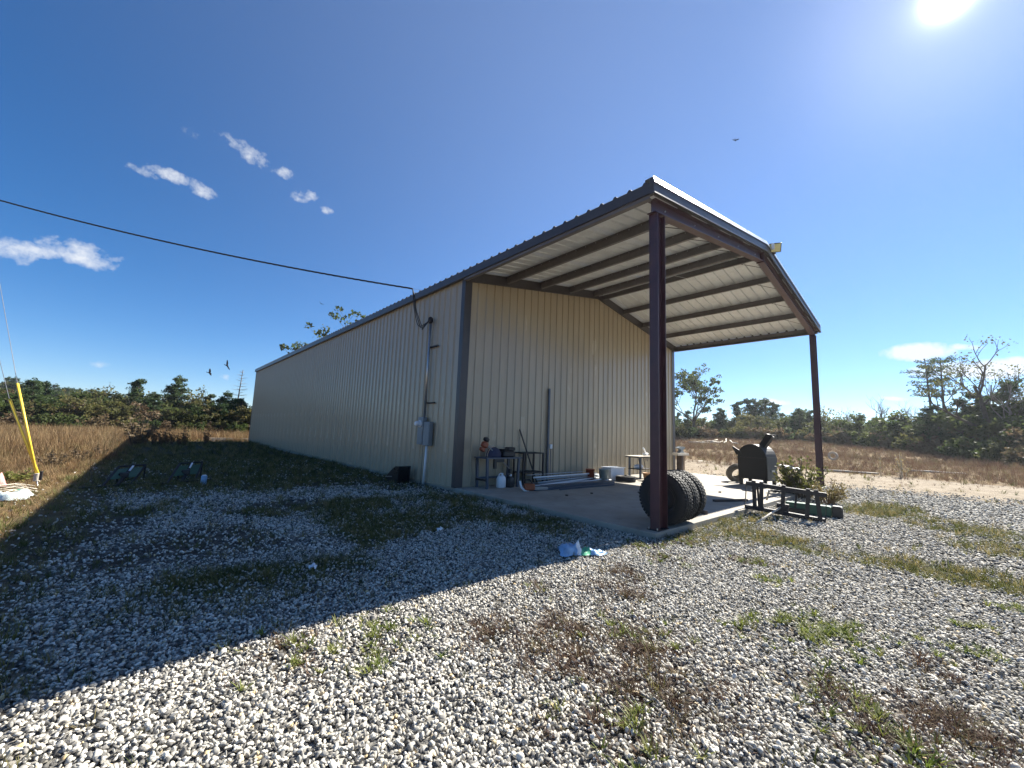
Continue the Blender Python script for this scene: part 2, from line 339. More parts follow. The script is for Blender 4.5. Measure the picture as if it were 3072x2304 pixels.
def strips(x, y):
    n = fbm(x * 1.3, y * 1.3, 21)
    g = np.zeros_like(np.asarray(x, float))
    g = np.maximum(g, (1 - sstep(.25, .75, np.abs(x - 1.75 - 0.15 * np.sin(y * 1.1)) + (n - .5) * .7)) * sstep(-5.6, -6.2, y) * (1 - sstep(-9.2, -10.4, y) * .6) * (.35 + .65 * sstep(.3, .55, fbm(x * 1.7, y * 1.7, 77))))
    g = np.maximum(g, 1.0 * (1 - sstep(.4, 1.3, np.hypot((x - 7.8) / 1.6, (y + 7.5) / 0.9) + (n - .5) * .9)))
    g = np.maximum(g, .7 * (1 - sstep(.4, 1.2, np.hypot((x - 6.5) / 1.2, (y + 8.9) / 1.2) + (n - .5) * .9)))
    g = np.maximum(g, .6 * (1 - sstep(.4, 1.2, np.hypot((x - 4.2) / 0.9, (y + 9.6) / 1.2) + (n - .5) * .9)))
    g = np.maximum(g, .7 * (1 - sstep(.1, .6, np.abs(y + 5.95 + (n - .5) * .5))) * sstep(0.0, .4, x) * (1 - sstep(3.5, 5, x)))
    g = np.maximum(g, .9 * (1 - sstep(.2, .8, np.abs(x + 1.1 + (n - .5) * 1.6))) * sstep(-5.2, -4, y) * (1 - sstep(-.6, .6, y)))
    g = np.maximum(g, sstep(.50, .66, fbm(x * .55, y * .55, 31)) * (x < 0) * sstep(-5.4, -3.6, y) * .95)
    return g
def masks(x, y):
    x = np.asarray(x, float); y = np.asarray(y, float)
    n1 = fbm(x * 0.35, y * 0.35, 1) - 0.5; n2 = fbm(x * 1.1, y * 1.1, 2) - 0.5
    left = np.maximum(sstep(-6.4, -7.5, x + n1 * 1.4 + n2 * .6), sstep(0.6, 4.2, y + n1 * 2.2 + n2) * (x < 6))
    right = sstep(11.5, 16.0, x + n1 * 5 + n2 * 2 + 0.25 * (y + 8))
    front = sstep(-16, -24, y + n1 * 6)
    gravel = (1 - left) * (1 - right) * (1 - front)
    thin = sstep(-4.6, -2.0, y + n2 * 1.5) * (x < 0) * (1 - sstep(.40, .56, fbm(x * .7, y * .7, 41)))  # gravel thinned to dark soil beside the building, partly painting in deeper shade
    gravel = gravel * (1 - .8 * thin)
    dirt = right * (1 - sstep(21, 27, x + n1 * 6 + n2 * 3))
    dirt = np.maximum(dirt, 0)
    field = np.maximum(left, right - dirt); field = np.maximum(field, front)
    yard = sstep(-8.3, -6.4, x + n1 * 1.6) * (1 - sstep(27, 32, y)) * left * (x < 6)  # short yard grass; its darker colour also paints in the building's shade
    field = field * (1 - yard)
    grass = np.maximum(strips(x, y) * (1 - left), yard * .55)
    wd = np.zeros_like(x)
    for wx, wy, wr, k in WEEDS: wd = np.maximum(wd, .8 - .8 * sstep(wr * .4, wr * 1.1, np.hypot(x - wx, y - wy) + n2 * .2))
    return gravel, dirt, field, grass, wd
def axis_grid(breaks):
    out = []
    for a, b, st in breaks: out += list(np.arange(a, b, st))
    return np.array(out + [breaks[-1][1]])
gx = axis_grid([(-3000, -400, 200), (-400, -80, 20), (-80, -20, 2.5), (-20, -12, .8), (-12, 14, .2), (14, 34, .6), (34, 110, 2.5), (110, 400, 20), (400, 3000, 200)])
gy = axis_grid([(-3000, -400, 200), (-400, -80, 20), (-80, -24, 2.5), (-24, -12, .6), (-12, 8, .2), (8, 30, .7), (30, 110, 2.5), (110, 400, 20), (400, 3000, 200)])
X, Y = np.meshgrid(gx, gy, indexing='ij'); Z = height(X, Y)
nx, ny = X.shape
me = bpy.data.meshes.new('ground'); nv = nx * ny
me.vertices.add(nv); me.vertices.foreach_set('co', np.stack([X, Y, Z], -1).reshape(-1))
idx = np.arange(nv).reshape(nx, ny)
q = np.stack([idx[:-1, :-1], idx[1:, :-1], idx[1:, 1:], idx[:-1, 1:]], -1).reshape(-1)
nf = len(q) // 4; me.loops.add(nf * 4); me.loops.foreach_set('vertex_index', q.astype(np.int32))
me.polygons.add(nf); me.polygons.foreach_set('loop_start', np.arange(nf, dtype=np.int32) * 4); me.update(calc_edges=True); me.validate()
me.polygons.foreach_set('use_smooth', np.ones(nf, bool))
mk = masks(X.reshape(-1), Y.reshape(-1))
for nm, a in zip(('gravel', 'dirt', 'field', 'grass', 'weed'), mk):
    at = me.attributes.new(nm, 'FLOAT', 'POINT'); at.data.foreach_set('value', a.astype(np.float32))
def ground_mat():
    m, n, l, b = newmat('ground_cover')
    tc = n.new('ShaderNodeTexCoord'); P = tc.outputs['Object']
    def noise(s, d=6, r=0.6):
        t = n.new('ShaderNodeTexNoise'); t.inputs['Scale'].default_value = s; t.inputs['Detail'].default_value = d; t.inputs['Roughness'].default_value = r; l.new(P, t.inputs['Vector']); return t.outputs[0]
    def ramp(v, stops):
        cr = n.new('ShaderNodeValToRGB'); e = cr.color_ramp.elements
        while len(e) < len(stops): e.new(0.5)
        for i, (p, c) in enumerate(stops): e[i].position = p; e[i].color = (*c, 1)
        l.new(v, cr.inputs[0]); return cr.outputs[0]
    def attr(a):
        t = n.new('ShaderNodeAttribute'); t.attribute_name = a; return t.outputs['Fac']
    def mix(f, a, c):
        x = n.new('ShaderNodeMix'); x.data_type = 'RGBA'; l.new(f, x.inputs[0]); l.new(a, x.inputs[6]); l.new(c, x.inputs[7]); return x.outputs[2]
    def broken(f, nz, w=0.35):
        a = n.new('ShaderNodeMath'); a.operation = 'MULTIPLY_ADD'; l.new(nz, a.inputs[0]); a.inputs[1].default_value = 0.9; 
        s_ = n.new('ShaderNodeMath'); s_.operation = 'SUBTRACT'; l.new(f, s_.inputs[0]); s_.inputs[1].default_value = 0.45; l.new(s_.outputs[0], a.inputs[2])
        r = n.new('ShaderNodeMapRange'); r.inputs[1].default_value = 0.5 - w; r.inputs[2].default_value = 0.5 + w; l.new(a.outputs[0], r.inputs[0]); return r.outputs[0]
    vo = n.new('ShaderNodeTexVoronoi'); vo.inputs['Scale'].default_value = 22; l.new(P, vo.inputs['Vector'])
    vo.inputs['Randomness'].default_value = 1.0
    stone = ramp(vo.outputs['Color'], [(0.0, (.07, .067, .063)), (0.35, (.17, .163, .15)), (0.65, (.31, .297, .27)), (1.0, (.47, .455, .41))])
    gap = n.new('ShaderNodeMapRange'); gap.inputs[1].default_value = 0.012; gap.inputs[2].default_value = 0.03; gap.inputs[3].default_value = 1; gap.inputs[4].default_value = 0; l.new(vo.outputs['Distance'], gap.inputs[0])
    soil = ramp(noise(7), [(0.3, (.035, .029, .022)), (0.7, (.085, .068, .05))])
    grav = mix(noise(2.5, 5), stone, stone)
    dirtc = ramp(noise(1.3, 8, .7), [(0.3, (.15, .115, .075)), (0.52, (.24, .195, .14)), (0.72, (.31, .26, .195))])
    dry = ramp(noise(0.9, 9, .75), [(0.28, (.075, .055, .030)), (0.48, (.155, .105, .050)), (0.62, (.215, .145, .065)), (0.78, (.11, .105, .04))])
    green = ramp(noise(9, 6, .7), [(0.3, (.028, .034, .014)), (0.6, (.07, .078, .027)), (0.8, (.15, .125, .055))])
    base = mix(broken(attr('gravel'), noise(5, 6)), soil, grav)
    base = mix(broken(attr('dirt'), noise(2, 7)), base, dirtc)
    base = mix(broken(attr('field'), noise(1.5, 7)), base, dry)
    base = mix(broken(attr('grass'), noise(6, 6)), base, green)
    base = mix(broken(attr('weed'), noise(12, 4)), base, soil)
    l.new(base, b.inputs['Base Color']); b.inputs['Roughness'].default_value = 0.95; b.inputs['Specular IOR Level'].default_value = 0.2
    hm = n.new('ShaderNodeMath'); hm.operation = 'MULTIPLY'; hv = n.new('ShaderNodeMath'); hv.operation = 'SUBTRACT'; hv.inputs[0].default_value = 0.6; l.new(vo.outputs['Distance'], hv.inputs[1])
    l.new(hv.outputs[0], hm.inputs[0]); l.new(attr('gravel'), hm.inputs[1])
    ha = n.new('ShaderNodeMath'); ha.operation = 'ADD'; l.new(hm.outputs[0], ha.inputs[0]); l.new(noise(14, 6, .7), ha.inputs[1])
    bp = n.new('ShaderNodeBump'); bp.inputs['Strength'].default_value = 0.9; bp.inputs['Distance'].default_value = 0.05; l.new(ha.outputs[0], bp.inputs['Height']); l.new(bp.outputs[0], b.inputs['Normal'])
    return m
ground = tag(obj('ground', me, ground_mat()), kind='structure')

# concrete slab under the porch and the building, three pours with open joints
for i, (y0, y1) in enumerate(((-5.66, -2.835), (-2.825, -0.002))):
    for k, (x0, x1) in enumerate(((-0.02, 6.09), (6.10, W + .02))):
        tag(MB().bbox(x0, x1, y0, y1, -0.35, 0.0, 0.006).build('concrete_slab', M_CONC), kind='structure')
tag(MB().box(-0.02, W + .02, 0.002, L, -0.35, -0.003).build('floor_slab', M_CONC), kind='structure')

# ------------------------------------------------------------------ metal building
B = thing('metal_building', 'long tan metal shop building with open gabled porch on dark red posts', 'building')
def profile(width, nrib):
    # ribbed sheet: list of (u, height)
    p = [(0.0, 0.0)]; st = width / nrib
    for i in range(nrib):
        c = (i + 0.5) * st
        if i == 0:
            pass
        p += [(c - 0.036, 0.0), (c - 0.017, 0.034), (c + 0.017, 0.034), (c + 0.036, 0.0)]
        if i < nrib - 1:
            m_ = (i + 1) * st
            for o in (-0.055, 0.055): p += [(m_ + o - 0.016, 0.0), (m_ + o - 0.007, 0.0035), (m_ + o + 0.007, 0.0035), (m_ + o + 0.016, 0.0)]
    p += [(width, 0.0)]
    return p
def sheet(prof, bottom, top):
    # bottom(u,h), top(u,h) give 3D points
    vs_ = [bottom(u, h) for u, h in prof] + [top(u, h) for u, h in prof]; n = len(prof)
    return MB().add(vs_, [(i, i + 1, n + i + 1, n + i) for i in range(n - 1)])
ZT = EZ - 0.19
sw = MB().box(0.03, 0.09, 0.10, L - .05, 0, ZT + .12).build('side_wall', M_TAN, B)
NP = 33; pw = L / NP
pm = sheet(profile(pw, 3), lambda u, h: (-h, u, 0.005), lambda u, h: (-h, u, ZT + .02)).mesh('wall_panel')
for i in range(NP):
    o = obj('wall_panel', pm, M_TAN, sw); o.location = (-0.001 if i % 2 else 0.001, i * pw, 0)
fly = MB()
gw = MB().add([(0.1, .05, 0), (W - .1, .05, 0), (W - .1, .05, zr(W) - .1), (W / 2, .05, zr(W / 2) - .1), (.1, .05, zr(0) - .1),
               (0.1, .11, 0), (W - .1, .11, 0), (W - .1, .11, zr(W) - .1), (W / 2, .11, zr(W / 2) - .1), (.1, .11, zr(0) - .1)],
              [(0, 1, 2, 3, 4), (9, 8, 7, 6, 5), (0, 5, 6, 1), (1, 6, 7, 2), (2, 7, 8, 3), (3, 8, 9, 4), (4, 9, 5, 0)]).build('gable_wall', M_TAN, B)
x = 0.0; i = 0
while x < W - 0.05:
    wid, nr = (0.9144, 3) if x + 0.9144 <= W + .01 else (W - x, 1)
    m_ = sheet(profile(wid, nr), lambda u, h: (x + u, -h + (0.001 if i % 2 else -.001), 0.005), lambda u, h: (x + u, -h + (0.001 if i % 2 else -.001), zr(x + u) - .2))
    m_.build('wall_panel', M_TAN, gw); x += wid; i += 1
MB().box(W - .06, W, 0.1, L, 0, ZT + .12).build('side_wall', M_TAN, B)
MB().add([(0, L, 0), (W, L, 0), (W, L, zr(W) - .02), (W / 2, L, zr(W / 2) - .02), (0, L, zr(0) - .02), (0, L - .06, 0), (W, L - .06, 0), (W, L - .06, zr(W) - .02), (W / 2, L - .06, zr(W / 2) - .02), (0, L - .06, zr(0) - .02)],
         [(4, 3, 2, 1, 0), (5, 6, 7, 8, 9), (0, 1, 6, 5), (1, 2, 7, 6), (2, 3, 8, 7), (3, 4, 9, 8), (4, 0, 5, 9)]).build('gable_wall', M_TAN, B)
# roof: one sheet object per panel on each slope
NRP = 39; rw = (YB - YF) / NRP; pf = profile(rw, 3)
roofL = sheet(pf, lambda u, h: (-EX, u, EZ + h), lambda u, h: (W / 2, u, zr(W / 2) + h)).mesh('roof_panel')
roofR = sheet(pf, lambda u, h: (W + EX, u, EZ + h), lambda u, h: (W / 2, u, zr(W / 2) + h)).mesh('roof_panel')
rc = MB()
for s in (-1, 1):
    rc.add([(W / 2, YF - .02, zr(W / 2) + .05), (W / 2 + s * .22, YF - .02, zr(W / 2 + .22) + .042), (W / 2 + s * .22, YB, zr(W / 2 + .22) + .042), (W / 2, YB, zr(W / 2) + .05)], [(0, 1, 2, 3)])
roof = rc.build('roof', M_GALV, B)
roof['label'] = 'ribbed silver metal roof sheets with screw lines'
for i in range(NRP):
    for pmesh in (roofL, roofR):
        o = obj('roof_panel', pmesh, M_GALV, roof); o.location = (0, YF + i * rw, 0.0012 * (i % 2))
# eave fascia, struts
for s, nm in ((0, 'left'), (1, 'right')):
    fx = (lambda v: -v) if s == 0 else (lambda v: W + v)
    a, b_ = sorted((fx(EX), fx(EX - .012)))
    e = MB().box(a, b_, YF + .03, YB, EZ - .20, EZ - .006); a, b_ = sorted((fx(EX - .012), fx(0.035))); e.box(a, b_, YF + .03, YB, EZ - .20, EZ - .188)
    for i in range(NRP * 3):
        yc = YF + (i + .5) * rw / 3
        if yc < YF + .08: continue
        xa, xb = fx(EX + .004), fx(EX - .05)
        e.add([(xx, yc + q_, EZ - .01 + zz + abs(xx - xa) * SL) for xx in (xa, xb) for q_, zz in ((-.05, 0), (-.02, .047), (.02, .047), (.05, 0))], [(0, 1, 2, 3), (7, 6, 5, 4), (0, 4, 5, 1), (1, 5, 6, 2), (2, 6, 7, 3)])
    e.build('eave_trim', M_BRONZE, B)
    a, b_ = sorted((fx(0.10), fx(0.092))); e = MB().box(a, b_, YF + .08, -.04, EZ - .265, EZ - .012)
    a, b_ = sorted((fx(0.092), fx(0.0))); e.box(a, b_, YF + .08, -.04, EZ - .265, EZ - .255)
    e.build('eave_strut', M_PURLIN, B)
# rake trim: dark fascia with a pale sloping cap, front gable
for s in (0, 1):
    xs = (-EX, W / 2) if s == 0 else (W + EX, W / 2)
    f = MB(); c = MB()
    for y0, y1, dz0, dz1 in ((YF - .012, YF, -.215, .015),):
        z0, z1 = zr(xs[0]) + 0, zr(xs[1])
        f.add([(xs[0], y0, z0 + dz0), (xs[1], y0, z1 + dz0), (xs[1], y0, z1 + dz1), (xs[0], y0, z0 + dz1), (xs[0], y1, z0 + dz0), (xs[1], y1, z1 + dz0), (xs[1], y1, z1 + dz1), (xs[0], y1, z0 + dz1)],
              [(0, 1, 2, 3), (7, 6, 5, 4), (0, 4, 5, 1), (1, 5, 6, 2), (2, 6, 7, 3), (3, 7, 4, 0)])
        f.add([(xs[0], y0 - .02, z0 + dz0 - .004), (xs[1], y0 - .02, z1 + dz0 - .004), (xs[1], y0 - .02, z1 + dz0 + .022), (xs[0], y0 - .02, z0 + dz0 + .022), (xs[0], y0 - .002, z0 + dz0 - .004), (xs[1], y0 - .002, z1 + dz0 - .004), (xs[1], y0 - .002, z1 + dz0 + .022), (xs[0], y0 - .002, z0 + dz0 + .022)],
              [(0, 1, 2, 3), (7, 6, 5, 4), (0, 4, 5, 1), (1, 5, 6, 2), (2, 6, 7, 3), (3, 7, 4, 0)])
        c.add([(xs[0], y0 - .026, z0 - .02), (xs[1], y0 - .026, z1 - .02), (xs[1], y0 - .005, z1 + .085), (xs[0], y0 - .005, z0 + .085), (xs[1], y0 + .16, z1 + .08), (xs[0], y0 + .16, z0 + .08),
               (xs[1], y0 + .16, z1 + .036), (xs[0], y0 + .16, z0 + .036)], [(0, 1, 2, 3), (3, 2, 4, 5), (5, 4, 6, 7)])
    f.build('rake_trim', M_BRONZE, B); c.build('rake_cap', M_RAKE, B, label='pale bright metal cap along the gable edge')
    MB().box(min(xs[0], xs[0] * 1.0) - .001, xs[0] + (.013 if s == 0 else -.013), YF - .012, YF + .06, EZ - .22, EZ + .08) .build('rake_end_cap', M_BRONZE, B)
for s in (0, 1):
    xa, xb = (-.02, W / 2) if s == 0 else (W + .02, W / 2); za, zb = zr(xa), zr(xb)
    MB().add([(xa, -5.672, za - .225), (xb, -5.672, zb - .225), (xb, -5.672, zb - .004), (xa, -5.672, za - .004), (xa, -5.664, za - .225), (xb, -5.664, zb - .225), (xb, -5.664, zb - .004), (xa, -5.664, za - .004)],
             [(0, 1, 2, 3), (7, 6, 5, 4), (0, 4, 5, 1), (1, 5, 6, 2), (2, 6, 7, 3), (3, 7, 4, 0)]).build('rake_closure', M_PURLIN, B)
# band where the porch roof meets the gable wall
for s in (0, 1):
    xa, xb = (0.0, W / 2) if s == 0 else (W, W / 2)
    za, zb = zr(xa), zr(xb)
    MB().add([(xa, -.075, za - .29), (xb, -.075, zb - .29), (xb, -.075, zb - .003), (xa, -.075, za - .003), (xa, -.037, za - .29), (xb, -.037, zb - .29), (xb, -.037, zb - .003), (xa, -.037, za - .003)],
             [(0, 1, 2, 3), (7, 6, 5, 4), (0, 4, 5, 1), (1, 5, 6, 2), (2, 6, 7, 3), (3, 7, 4, 0)]).build('gable_flashing', M_BRONZE, B)
# corner trims
for x0, s in ((0, 1), (W, -1)):
    c = MB(); a, b_ = sorted((x0 - s * .045, x0 - s * .036)); c.box(a, b_, -.045, .12, 0.0, ZT + .0)
    a, b_ = sorted((x0 - s * .036, x0 + s * .19)); c.box(a, b_, -.045, -.036, 0.0, zr(0.1) - .25)
    c.build('corner_trim', M_BRONZE, B)
MB().box(-.045, -.036, L - .14, L + .02, 0, ZT).build('corner_trim', M_BRONZE, B)
# base trim lip under the wall sheets
MB().box(-.04, -.003, 0.125, L - .15, -0.02, 0.003).build('base_trim', M_TAN, B)
# porch posts: I-section columns with base plates
def ipost(x0, x1, y0, y1, ztop):
    m_ = MB(); t = .014; ym = (y0 + y1) / 2
    m_.box(x0, x0 + t, y0, y1, .016, ztop); m_.box(x1 - t, x1, y0, y1, .016, ztop); m_.box(x0 + t, x1 - t, ym - .005, ym + .005, .016, ztop)
    p = m_.build('post', M_RED, B)
    b_ = MB().box(x0 - .04, x1 + .04, y0 - .0, y1 + .04, 0.001, .016).build('base_plate', M_STEELDK, p)
    for bx in (x0 - .02, x1 + .02):
        for by in (y0 + .03, y1 + .015): MB().lathe([(0, .045), (.012, .045), (.012, .0162)], 6, T(bx, by, 0)).build('anchor_bolt', M_CONDUIT, p)
    return p
ipost(.17, .44, -5.63, -5.465, zr(.3) - .46)
ipost(W - .44, W - .17, -5.63, -5.465, zr(.3) - .46)
# front rafter
ybeam0, ybeam1 = -5.63, -5.465
for s in (0, 1):
    xa, xb = (.10, W / 2) if s == 0 else (W - .10, W / 2)
    r_ = MB()
    for y0, y1, d0, d1 in ((ybeam0, ybeam1, -.462, -.448), (ybeam0, ybeam1, -.226, -.212), (-5.553, -5.542, -.448, -.226)):
        za, zb = zr(xa), zr(xb)
        r_.add([(xa, y0, za + d0), (xb, y0, zb + d0), (xb, y0, zb + d1), (xa, y0, za + d1), (xa, y1, za + d0), (xb, y1, zb + d0), (xb, y1, zb + d1), (xa, y1, za + d1)],
               [(0, 1, 2, 3), (7, 6, 5, 4), (0, 4, 5, 1), (1, 5, 6, 2), (2, 6, 7, 3), (3, 7, 4, 0)])
    rf = r_.build('rafter', M_RED, B)
    for k in range(5):
        bx = xa + (xb - xa) * (.08 + .21 * k); MB().lathe([(0, .02), (.016, .02), (.016, 0)], 6, T(bx, -5.555, zr(bx) - .33) @ RX(math.pi / 2)).build('bolt', M_CONDUIT, rf)
MB().box(W / 2 - .012, W / 2 + .012, ybeam0 - .01, ybeam1 + .01, zr(W / 2) - .50, zr(W / 2) - .19).build('ridge_plate', M_RED, B)
# purlins (C sections) with clips, roof-screw points and flange braces
PX = [1.45, 2.92, 4.38, 5.78, W - 5.78, W - 4.38, W - 2.92, W - 1.45]
for j, x0 in enumerate(PX):
    z = zr(x0) - .006; s = 1 if x0 < W / 2 else -1
    m_ = MB().box(x0 - .004, x0 + .004, -5.66, -.08, z - .2, z)
    a, b_ = sorted((x0 + s * .004, x0 + s * .065)); m_.box(a, b_, -5.66, -.08, z - .2, z - .194)
    a, b_ = sorted((x0 - s * .065, x0 - s * .004)); m_.box(a, b_, -5.66, -.08, z - .008, z - .002 - (0.012))
    pu = m_.build('purlin', M_PURLIN, B)
    for k in range(18):
        yy = -5.5 + .3048 * k
        MB().box(x0 - s * .035 - .006, x0 - s * .035 + .006, yy - .006, yy + .006, z - .045, z - .02).build('roof_screw', M_CONDUIT, pu)
    ax = x0 - s * .0
    MB().beam((ax, -4.95, z - .195), (ax - s * .02, -5.47, z - .452), .045, .006, (0, 0, 1)).build('flange_brace', M_STEELDK, pu)
# ------------------------------------------------------------------ things fixed to the building
fl = thing('flood_light', 'small black flood lamp with yellowish lens on the porch gable peak', 'lamp', (6.62, -5.76, 6.93))
MB().bbox(-.15, .15, -.10, -.03, -.02, .24, .012, RZ(rad(-62)) @ RX(rad(22))).build('housing', M_BLACK, fl)
MB().box(-.125, .125, -.106, -.101, .0, .215, RZ(rad(-62)) @ RX(rad(22))).build('lens', M_LENS, fl)
MB().box(-.08, .08, -.03, .03, -.04, -.02).build('bracket', M_STEELDK, fl)
MB().box(-.24, -.16, -.06, .0, .0, .16).build('sensor', M_WHITE, fl)
em = thing('electric_meter', 'grey electric meter and breaker boxes with tall conduit on tan side wall', 'electric meter', (-.034, 1.5, 0))
bx_ = MB().bbox(-.16, -.012, .06, .36, 1.05, 1.86, .012).build('meter_box', M_GREYBOX, em)
MB().lathe([(0, .17), (.055, .165), (.075, .12), (.08, .03), (.1, .03), (.1, 0)], 20, T(-.161, .21, 1.66) @ RY(-math.pi / 2)).build('meter_glass', M_WHITE, bx_)
MB().box(-.168, -.161, .09, .33, 1.09, 1.46).build('door', M_GREYBOX, bx_)
bx2 = MB().bbox(-.15, -.012, -.30, .03, 1.03, 1.72, .012).build('breaker_box', M_GREYBOX, em)
MB().box(-.158, -.151, -.28, .01, 1.05, 1.70).build('door', M_GREYBOX, bx2)
MB().tube([(-.09, .10, 1.86), (-.09, .10, 4.72)], .036, 12).build('conduit', M_CONDUIT, em, True)
wh = MB().lathe([(0, .14), (.04, .13), (.075, .08), (.08, .0), (.05, -.06), (.04, -.08)], 14, T(-.10, .10, 4.78)).build('weatherhead', M_STEELDK, em, True)
for z in (2.28, 3.98):
    MB().box(-.06, -.012, -.32, .22, z - .02, z + .02).build('strut_bracket', M_STEELDK, em)
MB().tube([(-.09, -.12, 1.03), (-.09, -.10, .5), (-.07, -.02, -.16)], .036, 12).build('plastic_conduit', M_PVC, em, True, 'pale plastic conduit slanting from the boxes to the ground')
MB().tube([(-.03, .2, 1.05), (-.03, .2, -.15)], .006, 6).build('ground_wire', M_CABLE, em)
# service drop
sp = on_x(1238, 866, -.5)
farp = CAM + ray(0, 621) * 23.5; d = (farp - sp)
def sag(a, b, s, n=40): return [a.lerp(b, t / n) - Vector((0, 0, s * 4 * (t / n) * (1 - t / n))) for t in range(n + 1)]
pole_top = farp + (farp - sp) * 0.25 + Vector((0, 0, .55))
midline = sag(sp, pole_top, .32, 60)
sc_ = thing('service_cable', 'dark twisted power cable hanging from upper left down to the eave', 'cable', tuple(sp))
tw = MB()
for ph in (0, 2.09, 4.19):
    pts = []
    for i, p in enumerate(midline):
        pts.append(p - sp)
    fine = []
    for i in range(len(pts) - 1):
        for q_ in range(3):
            t = q_ / 3; p = pts[i].lerp(pts[i + 1], t); a = ph + (i * 3 + q_) * 0.95
            fine.append(p + Vector((0.35 * math.cos(a), 0.0, math.sin(a))) * .017)
    tw.tube(fine, .014, 5)
tw.build('bundle', M_CABLE, sc_, True)
ea = Vector((-.14, 2.05, EZ - .05)) - sp
MB().tube(sag(Vector((0, 0, 0)), ea, .01, 6), .004, 5).build('messenger_wire', M_WIRE, sc_)
whp = Vector((-.16, 1.64, 4.80)) - sp
for k, (sx, dz) in enumerate(((-.10, .30), (.0, .42), (.10, .55))):
    mid = [Vector((0, 0, 0)), Vector((.04 + sx * .3, -.06, -.30)), Vector((.08 + sx * .6, -.16 + k * .04, -.70)), whp + Vector((-.14 + sx * .5, .34 - .05 * k, -.02 - dz * .30)), whp + Vector((-.12, .16, -dz * .48)), whp]
    pts = []
    for i in range(len(mid) - 1):
        p0, p1, p2, p3 = mid[max(i - 1, 0)], mid[i], mid[i + 1], mid[min(i + 2, len(mid) - 1)]
        for t in (0, .2, .4, .6, .8): pts.append(0.5 * ((2 * p1) + (-p0 + p2) * t + (2 * p0 - 5 * p1 + 4 * p2 - p3) * t * t + (-p0 + 3 * p1 - 3 * p2 + p3) * t ** 3))
    pts.append(whp)
    MB().tube(pts, .013, 6).build('drip_loop', M_CABLE, sc_, True)
# thin white wire draped along the porch purlins
wpts = [Vector((5.80, y, zr(5.8) - .23 - .05 * abs(math.sin(y * 1.7)))) for y in np.linspace(-.3, -3.2, 14)] + [Vector((5.9 + .5 * t, -3.2 - 1.9 * t, zr(6) - .25 - .35 * math.sin(t * math.pi))) for t in np.linspace(.1, 1, 10)]
tag(MB().tube(wpts, .006, 5).build('draped_wire', M_PVC), 'thin pale wire draped along purlins under the porch roof', 'wire')
# conduit and outlet on the gable wall
oc = thing('wall_conduit', 'tall dark conduit with white outlet box standing against gable wall', 'conduit', (3.47, -.06, 0))
MB().box(-.03, .03, -.03, .02, .0, 2.98).build('channel', M_BLUESTEEL, oc)
MB().bbox(.07, .17, -.05, .02, 1.03, 1.17, .008).build('outlet_box', M_WHITE, oc)
MB().tube([(.12, -.02, 1.03), (.12, -.02, .0)], .012, 8).build('feed_conduit', M_BLUESTEEL, oc)
# ------------------------------------------------------------------ things on the porch slab
def legs(parent, xs, ys, z1, r, mat, z0=0.0, name='leg'):
    for a in xs:
        for b_ in ys: MB().box(a - r, a + r, b_ - r, b_ + r, z0, z1).build(name, mat, parent)
# welding bench near the building corner
wb = thing('steel_workbench', 'steel workbench with thick legs beside the dark corner trim', 'workbench', (0.52, -.52, 0))
MB().box(0, 1.28, -.12, .44, .78, .815).build('top', M_BLUESTEEL, wb)
for a, b_ in ((.06, -.06), (.06, .38), (1.2, -.06), (1.2, .38)):
    MB().beam((a, b_, .78), (a + (.03 if a < .5 else -.03), b_, 0.0), .06, .06, (1, 0, 0)).build('leg', M_BLUESTEEL, wb)
MB().beam((.06, -.06, .22), (.06, .38, .22), .04, .05).build('crossbar', M_STEELDK, wb)
MB().beam((.06, .38, .24), (1.2, .38, .24), .04, .06).build('crossbar', M_BLUESTEEL, wb)
MB().box(.28, .36, -.10, -.04, .52, .779).build('vise_mount', M_BLACK, wb)
MB().box(.36, .62, -.10, .0, .69, .779).build('drawer', M_BLACK, wb)
# rounded dark sack with pale stripes
ds = thing('tool_bag', 'dark navy domed bag with cream stripes on the steel workbench', 'bag', (0.96, -.36, .816))
dome = MB().lathe([(.24, 0), (.25, .05), (.225, .14), (.16, .22), (.08, .265), (0, .275)], 18, Matrix.Diagonal((1, .72, 1, 1))); dome.add([(.24 * math.cos(t), .24 * .72 * math.sin(t), 0) for t in np.linspace(0, 2 * math.pi, 19)[:-1]], [tuple(range(17, -1, -1))])
dome.build('body', M_NAVY, ds, True)
for k in (-.05, .03):
    MB().tube([(-.254 * math.cos(t), .0 + k + .0, .285 * math.sin(t) + .003) for t in np.linspace(.05, math.pi / 2, 9)], .011, 6).build('stripe', M_CREAM, ds, True)
mt = thing('engine_block', 'lumpy black machine part at the end of the steel workbench', 'machine part', (1.42, -.36, .816))
m_ = MB().bbox(-.20, .24, -.14, .14, .0, .17, .03); m_.build('casing', M_BLACK, mt)
MB().bbox(.02, .28, -.1, .1, .171, .27, .02).build('head_cover', M_BLACK, mt)
for k in range(5): MB().box(-.18 + k * .045, -.16 + k * .045, -.1, .1, .171, .215).build('fin', M_STEELDK, mt)
MB().tube([(-.2, -.03, .09), (-.36, -.02, .06)], .03, 10).build('shaft', M_STEELDK, mt, True)
